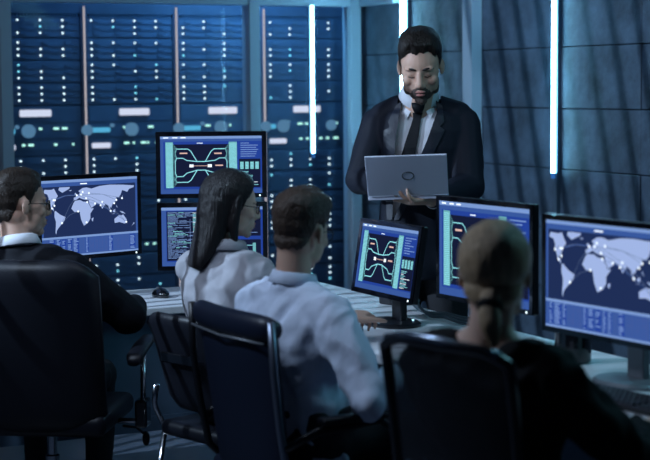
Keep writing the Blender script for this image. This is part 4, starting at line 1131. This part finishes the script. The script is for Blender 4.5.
# --- person 5: standing man with laptop
Y0 = 6.30
fw = V((-0.13, -0.99, 0)).normalized(); rt = V((fw.y, -fw.x, 0)) * 1.0     # his right hand side is at the left of the picture
rt = V((-0.99, 0.13, 0)).normalized()
root = thing('person', 'standing person in dark suit and black tie holding an open silver laptop', 'person', (W(418, 230, Y0).x, Y0, 0))
hc = W(420.5, 67, 6.20)
M = headM(hc, math.radians(180 + 6), math.radians(23), math.radians(2)); r3 = M.to_3x3(); HK = 1.10
neck = W(419, 99, 6.285); shl = W(420, 113, 6.315); pel = V((W(424, 230, Y0).x, Y0 + 0.02, 0.98))
up = shl - pel
J = dict(right=rt, fwd=fw, pelvis=pel, waist=pel + up * 0.38, chest=pel + up * 0.74, shl=shl - Z * 0.02, neck=neck, k=0.98, head=M @ V((0, -0.02, -0.03)), neckc=neck + Z * 0.01)
sh = [shl + rt * 0.168 - Z * 0.045, shl - rt * 0.168 - Z * 0.045]      # his right, his left
wr = [W(388, 184, 6.06), W(431, 200, 5.975)]
el = [W(361, 180, 6.24), W(469, 187, 6.20)]
hip = [pel + rt * 0.095, pel - rt * 0.095]; kn = [hip[0] - Z * 0.45 + fw * 0.02, hip[1] - Z * 0.45 + fw * 0.02]; an = [V((kn[0].x + rt.x * 0.02, kn[0].y, 0.09)), V((kn[1].x - rt.x * 0.02, kn[1].y, 0.09))]
b = B(); head_shapes(b, M, HK); b.eloft(torso_secs(J, -0.020), 24)
b.cap(neck - Z * 0.05, M @ (V((0, -0.03, -0.06)) * HK), 0.062, 0.057, 20)
for i in (0, 1):
    b.cap(shl, sh[i], 0.05, 0.05); b.cap(sh[i], el[i], 0.050, 0.038); b.cap(el[i], wr[i], 0.038, 0.027)
    b.cap(hip[i], kn[i], 0.075, 0.05); b.cap(kn[i], an[i], 0.05, 0.036); b.cap(an[i], an[i] + fw * 0.12 - Z * 0.05, 0.03, 0.024)
hand_shapes(b, wr[0], V((0.9, 0.1, -0.05)), V((0, 0.2, -1)), V((0, 1, 0)), 1.0)
hand_shapes(b, wr[1], V((-0.90, -0.46, -0.02)), V((0, 0.15, 1)), V((0, 1, 0.2)), 1.04, curl=(0.35, 0.42, 0.48, 0.52), spread=0.14, tc=0.2)
me = remesh(b, 0.0045, 3); link('body', me, M_SKIN, root, smooth=True)
# face details
b = B()
for s_ in (-1, 1): b.tube([M @ (V((s_ * x, y, z)) * HK) for x, y, z in ((0.017, 0.0790, -0.0035), (0.028, 0.0820, -0.0060), (0.041, 0.0755, -0.0035))], [0.0012, 0.0022, 0.0012], 6)
b.obj('eyelashes', H_DARK, root, smooth=True)
brows(M, HK, root, H_DARK, 0.0048)
b = B(); b.ell(M @ (V((0, 0.0935, -0.0555)) * HK), V((0.018, 0.0062, 0.0036)) * HK, r3, 16, 8); b.ell(M @ (V((0, 0.0915, -0.067)) * HK), V((0.016, 0.0070, 0.0052)) * HK, r3, 16, 8); b.obj('lips', M_LIPS, root, smooth=True)
hair_cap('hair', M, HK, short_line, lambda p, a: 0.0015 + 0.020 * min(1, max(0, (p[2] - 0.045) / 0.05)) + 0.006 * max(0, p[1] / 0.08) * (p[2] > 0.06), H_DARK, root, seed=3, vox=0.0035, amp=0.006)
# beard: grown off the jaw the same way
bb = B(); head_shapes(bb, Matrix.Identity(4), 1.0, ears=False, nose=False); me = remesh(bb, 0.0035, 5)
co = vco(me); no = vno(me); az = np.degrees(np.arctan2(np.abs(co[:, 0]), co[:, 1]))
tl = np.interp(az, [0, 12, 22, 32, 50, 68, 80, 88, 95], [-0.042, -0.043, -0.056, -0.070, -0.062, -0.032, -0.005, 0.0, -0.2])
nz = np.array([noise.noise(V((p[0] * 90, p[1] * 90, p[2] * 90))) for p in co])
m = np.minimum(tl - co[:, 2] + nz * 0.004, 1.0); keep = (m > 0) & (az < 95) & (co[:, 2] > -0.125)
t = np.clip(m / 0.010, 0, 1)
out = co + no * (t * (0.0014 + 0.0010 * nz) + 0.0006)[:, None]
bm = bmesh.new(); vs = [bm.verts.new(V(p)) for p in out]
for p in me.polygons:
    if all(keep[i] for i in p.vertices): bm.faces.new([vs[i] for i in p.vertices])
bmesh.ops.delete(bm, geom=[v for v in bm.verts if not v.link_faces], context='VERTS')
m2 = bpy.data.meshes.new('beard'); bm.to_mesh(m2); bm.free(); m2.transform(M @ Matrix.Scale(HK, 4))
link('beard', m2, mat('beard_dark', (0.075, 0.050, 0.042), 0.75, bump=0.6, bscale=200), root, smooth=True)
# shirt
b = B(); b.eloft(torso_secs(J, 0.0, top=False), 28); b.cap(shl + Z * 0.0, shl + Z * 0.04, 0.085, 0.066, 20)
me = remesh(b, 0.007, 3); folds(me, 0.004, 10, 2); sb = bvh_of(me); link('shirt', me, M_SHIRT, root, smooth=True)
# jacket, open at the front
b = B(); b.eloft(torso_secs(J, 0.024, top=False)[1:], 28)
b.eloft([(pel - Z * 0.12, rt, fw, 0.205, 0.15), (pel - Z * 0.04, rt, fw, 0.200, 0.146), (pel + Z * 0.1, rt, fw, 0.182, 0.132)], 28)
for s_ in (-1, 1): b.cap(shl + rt * s_ * 0.05 + Z * 0.012, shl + rt * s_ * 0.14 - Z * 0.018, 0.070, 0.066)
for i in (0, 1):
    s_ = 1 if i == 0 else -1
    b.cap(sh[i], el[i], 0.070, 0.060); b.cap(el[i], el[i] + (wr[i] - el[i]) * 0.88, 0.060, 0.043)
me = remesh(b, 0.0065, 3); folds(me, 0.008, 6.5, 11, (1, 1, 0.6))
jb = bvh_of(me)
# cut the V between the lapels
org = shl.copy()
bmj = bmesh.new(); bmj.from_mesh(me); dele = []
def vhalf(z): return np.interp(z, [-0.42, -0.17, -0.06, 0.03, 0.12], [0.004, 0.050, 0.074, 0.084, 0.084])
def skew(z): return -0.24 * min(0, z)
for f in bmj.faces:
    c = f.calc_center_median() - org; x = c.dot(rt); z = c.z; d = c.dot(fw)
    if z > -0.40 and abs(x - skew(z)) < vhalf(z) and (d > 0.01 or z > 0.055): dele.append(f)
bmesh.ops.delete(bmj, geom=dele, context='FACES'); bmj.to_mesh(me); bmj.free()
link('jacket', me, M_SUIT, root, smooth=True)
for s_, nm in ((1, 'a'), (-1, 'b')):
    pts = [(0.064, 0.055), (0.092, 0.030), (0.112, -0.035), (0.098, -0.050), (0.122, -0.062), (0.085, -0.22), (0.024, -0.42), (0.000, -0.42), (0.038, -0.22), (0.060, -0.10), (0.070, 0.0)]
    patch('lapel', [(x * s_ + skew(z), z) for x, z in pts], org, rt, Z, -fw, jb, 0.004, 0.004, M_LAPEL, root)
# tie
patch('tie', [(x + skew(z) * 0.9, z) for x, z in [(-0.026, 0.018), (0.026, 0.018), (0.018, -0.018), (0.030, -0.13), (0.042, -0.33), (-0.034, -0.33), (-0.024, -0.13), (-0.016, -0.018)]], org, rt, Z, -fw, sb, 0.006, 0.005, M_TIE, root)
b = B(); kp = shl + fw * 0.095 + Z * 0.022
b.eloft([(kp + Z * 0.02, rt, fw, 0.027, 0.014), (kp, rt, fw, 0.024, 0.016), (kp - Z * 0.022, rt, fw, 0.014, 0.010)], 16); b.obj('tie_knot', M_TIE, root, smooth=True)
collar(root, J, M_SHIRT, 0.040, 0.064)
for s_ in (-1, 1):   # collar points
    patch('collar_point', [(s_ * x, z) for x, z in ((0.010, 0.060), (0.066, 0.078), (0.070, 0.020), (0.046, -0.028), (0.016, 0.028))], org, rt, Z, -fw, sb, 0.008, 0.003, M_SHIRT, root)
for i in (0, 1):
    d = (wr[i] - el[i]).normalized(); c = wr[i] - d * 0.025; x = d.orthogonal().normalized(); y = d.cross(x)
    b = B(); b.ring_loft([[c + d * zz + (x * math.cos(a) + y * math.sin(a)) * rd for a in [2 * math.pi * q / 20 for q in range(20)]] for rd, zz in ((0.038, -0.03), (0.037, 0.016), (0.033, 0.016), (0.032, -0.03))], cap=False); b.obj('cuff', M_SHIRT, root, smooth=True)
b = B(); b.eloft([(pel - Z * 0.10, rt, fw, 0.18, 0.13), (pel, rt, fw, 0.18, 0.13), (pel + Z * 0.1, rt, fw, 0.165, 0.12)], 24)
for i in (0, 1): b.cap(hip[i], kn[i], 0.098, 0.070); b.cap(kn[i], an[i], 0.070, 0.058)
me = remesh(b, 0.011, 3); folds(me, 0.008, 7, 4); link('trousers', me, M_TROU, root, smooth=True)
for i in (0, 1):
    b = B(); shoe(b, an[i], fw); b.obj('shoe', M_SHOE, root, smooth=True)

# laptop held by the standing person
lb = W(368, 196, 5.925); rb_ = W(448.5, 193.5, 5.90); tl_ = W(362, 157, 5.80); tr_ = W(446.5, 154, 5.775)
cx = (lb + rb_) / 2; ax = (rb_ - lb); LW = ax.length; ax.normalize()
upv = ((tl_ + tr_) / 2 - cx); LH = 0.190; 
need_v = upv.z; dh = V((upv.x, upv.y, 0)) - ax * V((upv.x, upv.y, 0)).dot(ax); dh.normalize()
upv = (Z * need_v + dh * math.sqrt(max(LH * LH - need_v * need_v, 0.0001))).normalized() + ax * -0.03; upv.normalize()
t = thing('laptop', 'open silver laptop with an oval emblem on its lid, held by the standing person', 'laptop', cx)
nrm = ax.cross(upv).normalized()
def LX(o, x, y, z):
    m = Matrix((x, y, z)).transposed().to_4x4(); m.translation = o; return m
if nrm.y > 0: nrm = -nrm
X = LX(cx, ax, upv, nrm)
b = B(X); b.rbox(-LW / 2, LW / 2, 0.0, LH, -0.004, 0.003, 0.0025, 2); lid = b.obj('lid', M_LAPTOP, t)
b = B(X); pts = [(0.004 + 0.021 * math.cos(a), LH * 0.50 + 0.0185 * math.sin(a), 0.0034) for a in [2 * math.pi * i / 28 for i in range(28)]]; b.tube(pts, 0.0019, 6, closed=True); b.obj('emblem_ring', M_LOGO, lid)
b = B(X); b.box(-LW / 2 + 0.012, LW / 2 - 0.012, 0.012, LH - 0.01, -0.0048, -0.0042); b.obj('screen', mat('laptop_screen', (0.02, 0.03, 0.06), 0.2), lid)
bk = V((0, 1, 0)) - ax * ax.y; bk.normalize(); bk = (bk + Z * 0.02).normalized()
X2 = LX(cx - upv * 0.002, ax, bk, ax.cross(bk))
b = B(X2); b.rbox(-LW / 2, LW / 2, 0.004, 0.235, -0.016, -0.002, 0.003, 2); bs = b.obj('base', M_LAPTOP, t)
b = B(X2)
for r_ in range(5):
    for c_ in range(14): b.box(-0.14 + c_ * 0.0202, -0.14 + c_ * 0.0202 + 0.017, 0.03 + r_ * 0.02, 0.047 + r_ * 0.02, -0.002, -0.0005)
b.obj('keys', M_KEY, bs)['kind'] = 'stuff'
b = B(X2); b.box(-0.05, 0.05, 0.15, 0.22, -0.0021, -0.0012); b.obj('touchpad', M_LOGO, bs)

# slatted blind added out of view, slats shaped to stripe the key light
kd = (KEYT - KEY).normalized(); kc = KEY + kd * 1.4
hx = V((kd.y, -kd.x, 0)).normalized(); tiltv = (Z + hx * -0.26).normalized()
t = thing('slatted_gobo', 'added dark slatted blind hanging from the ceiling, outside the picture at left', 'gobo', V((kc.x, kc.y, 1.5)))
b = B(LX(V((kc.x, kc.y, 2.78)), hx, V((kd.x, kd.y, 0)).normalized(), Z)); b.box(-0.95, 0.95, -0.02, 0.02, 0, 0.02); b.obj('head_rail', M_CASE, t)
sb_ = B(); hxw = Matrix((hx, V((kd.x, kd.y, 0)).normalized(), Z)).transposed()
def sl(x, z): return hxw @ V(x) + Z * z
lo = tiltv * -1.0; hi = tiltv * ((2.78 - kc.z) / tiltv.z)
sb_.hexa([tuple(p + hxw @ V(q)) for p in (lo, hi) for q in ((-0.0075, -0.0015, 0), (0.0075, -0.0015, 0), (0.0075, 0.0015, 0), (-0.0075, 0.0015, 0))])
slm = sb_.me('slat'); slm.materials.append(M_CASE)
for i in range(38):
    o = bpy.data.objects.new('slat', slm); COL.objects.link(o); o.parent = t
    o.location = kc + hx * (-0.92 + i * 0.049) - V((kc.x, kc.y, 1.5))
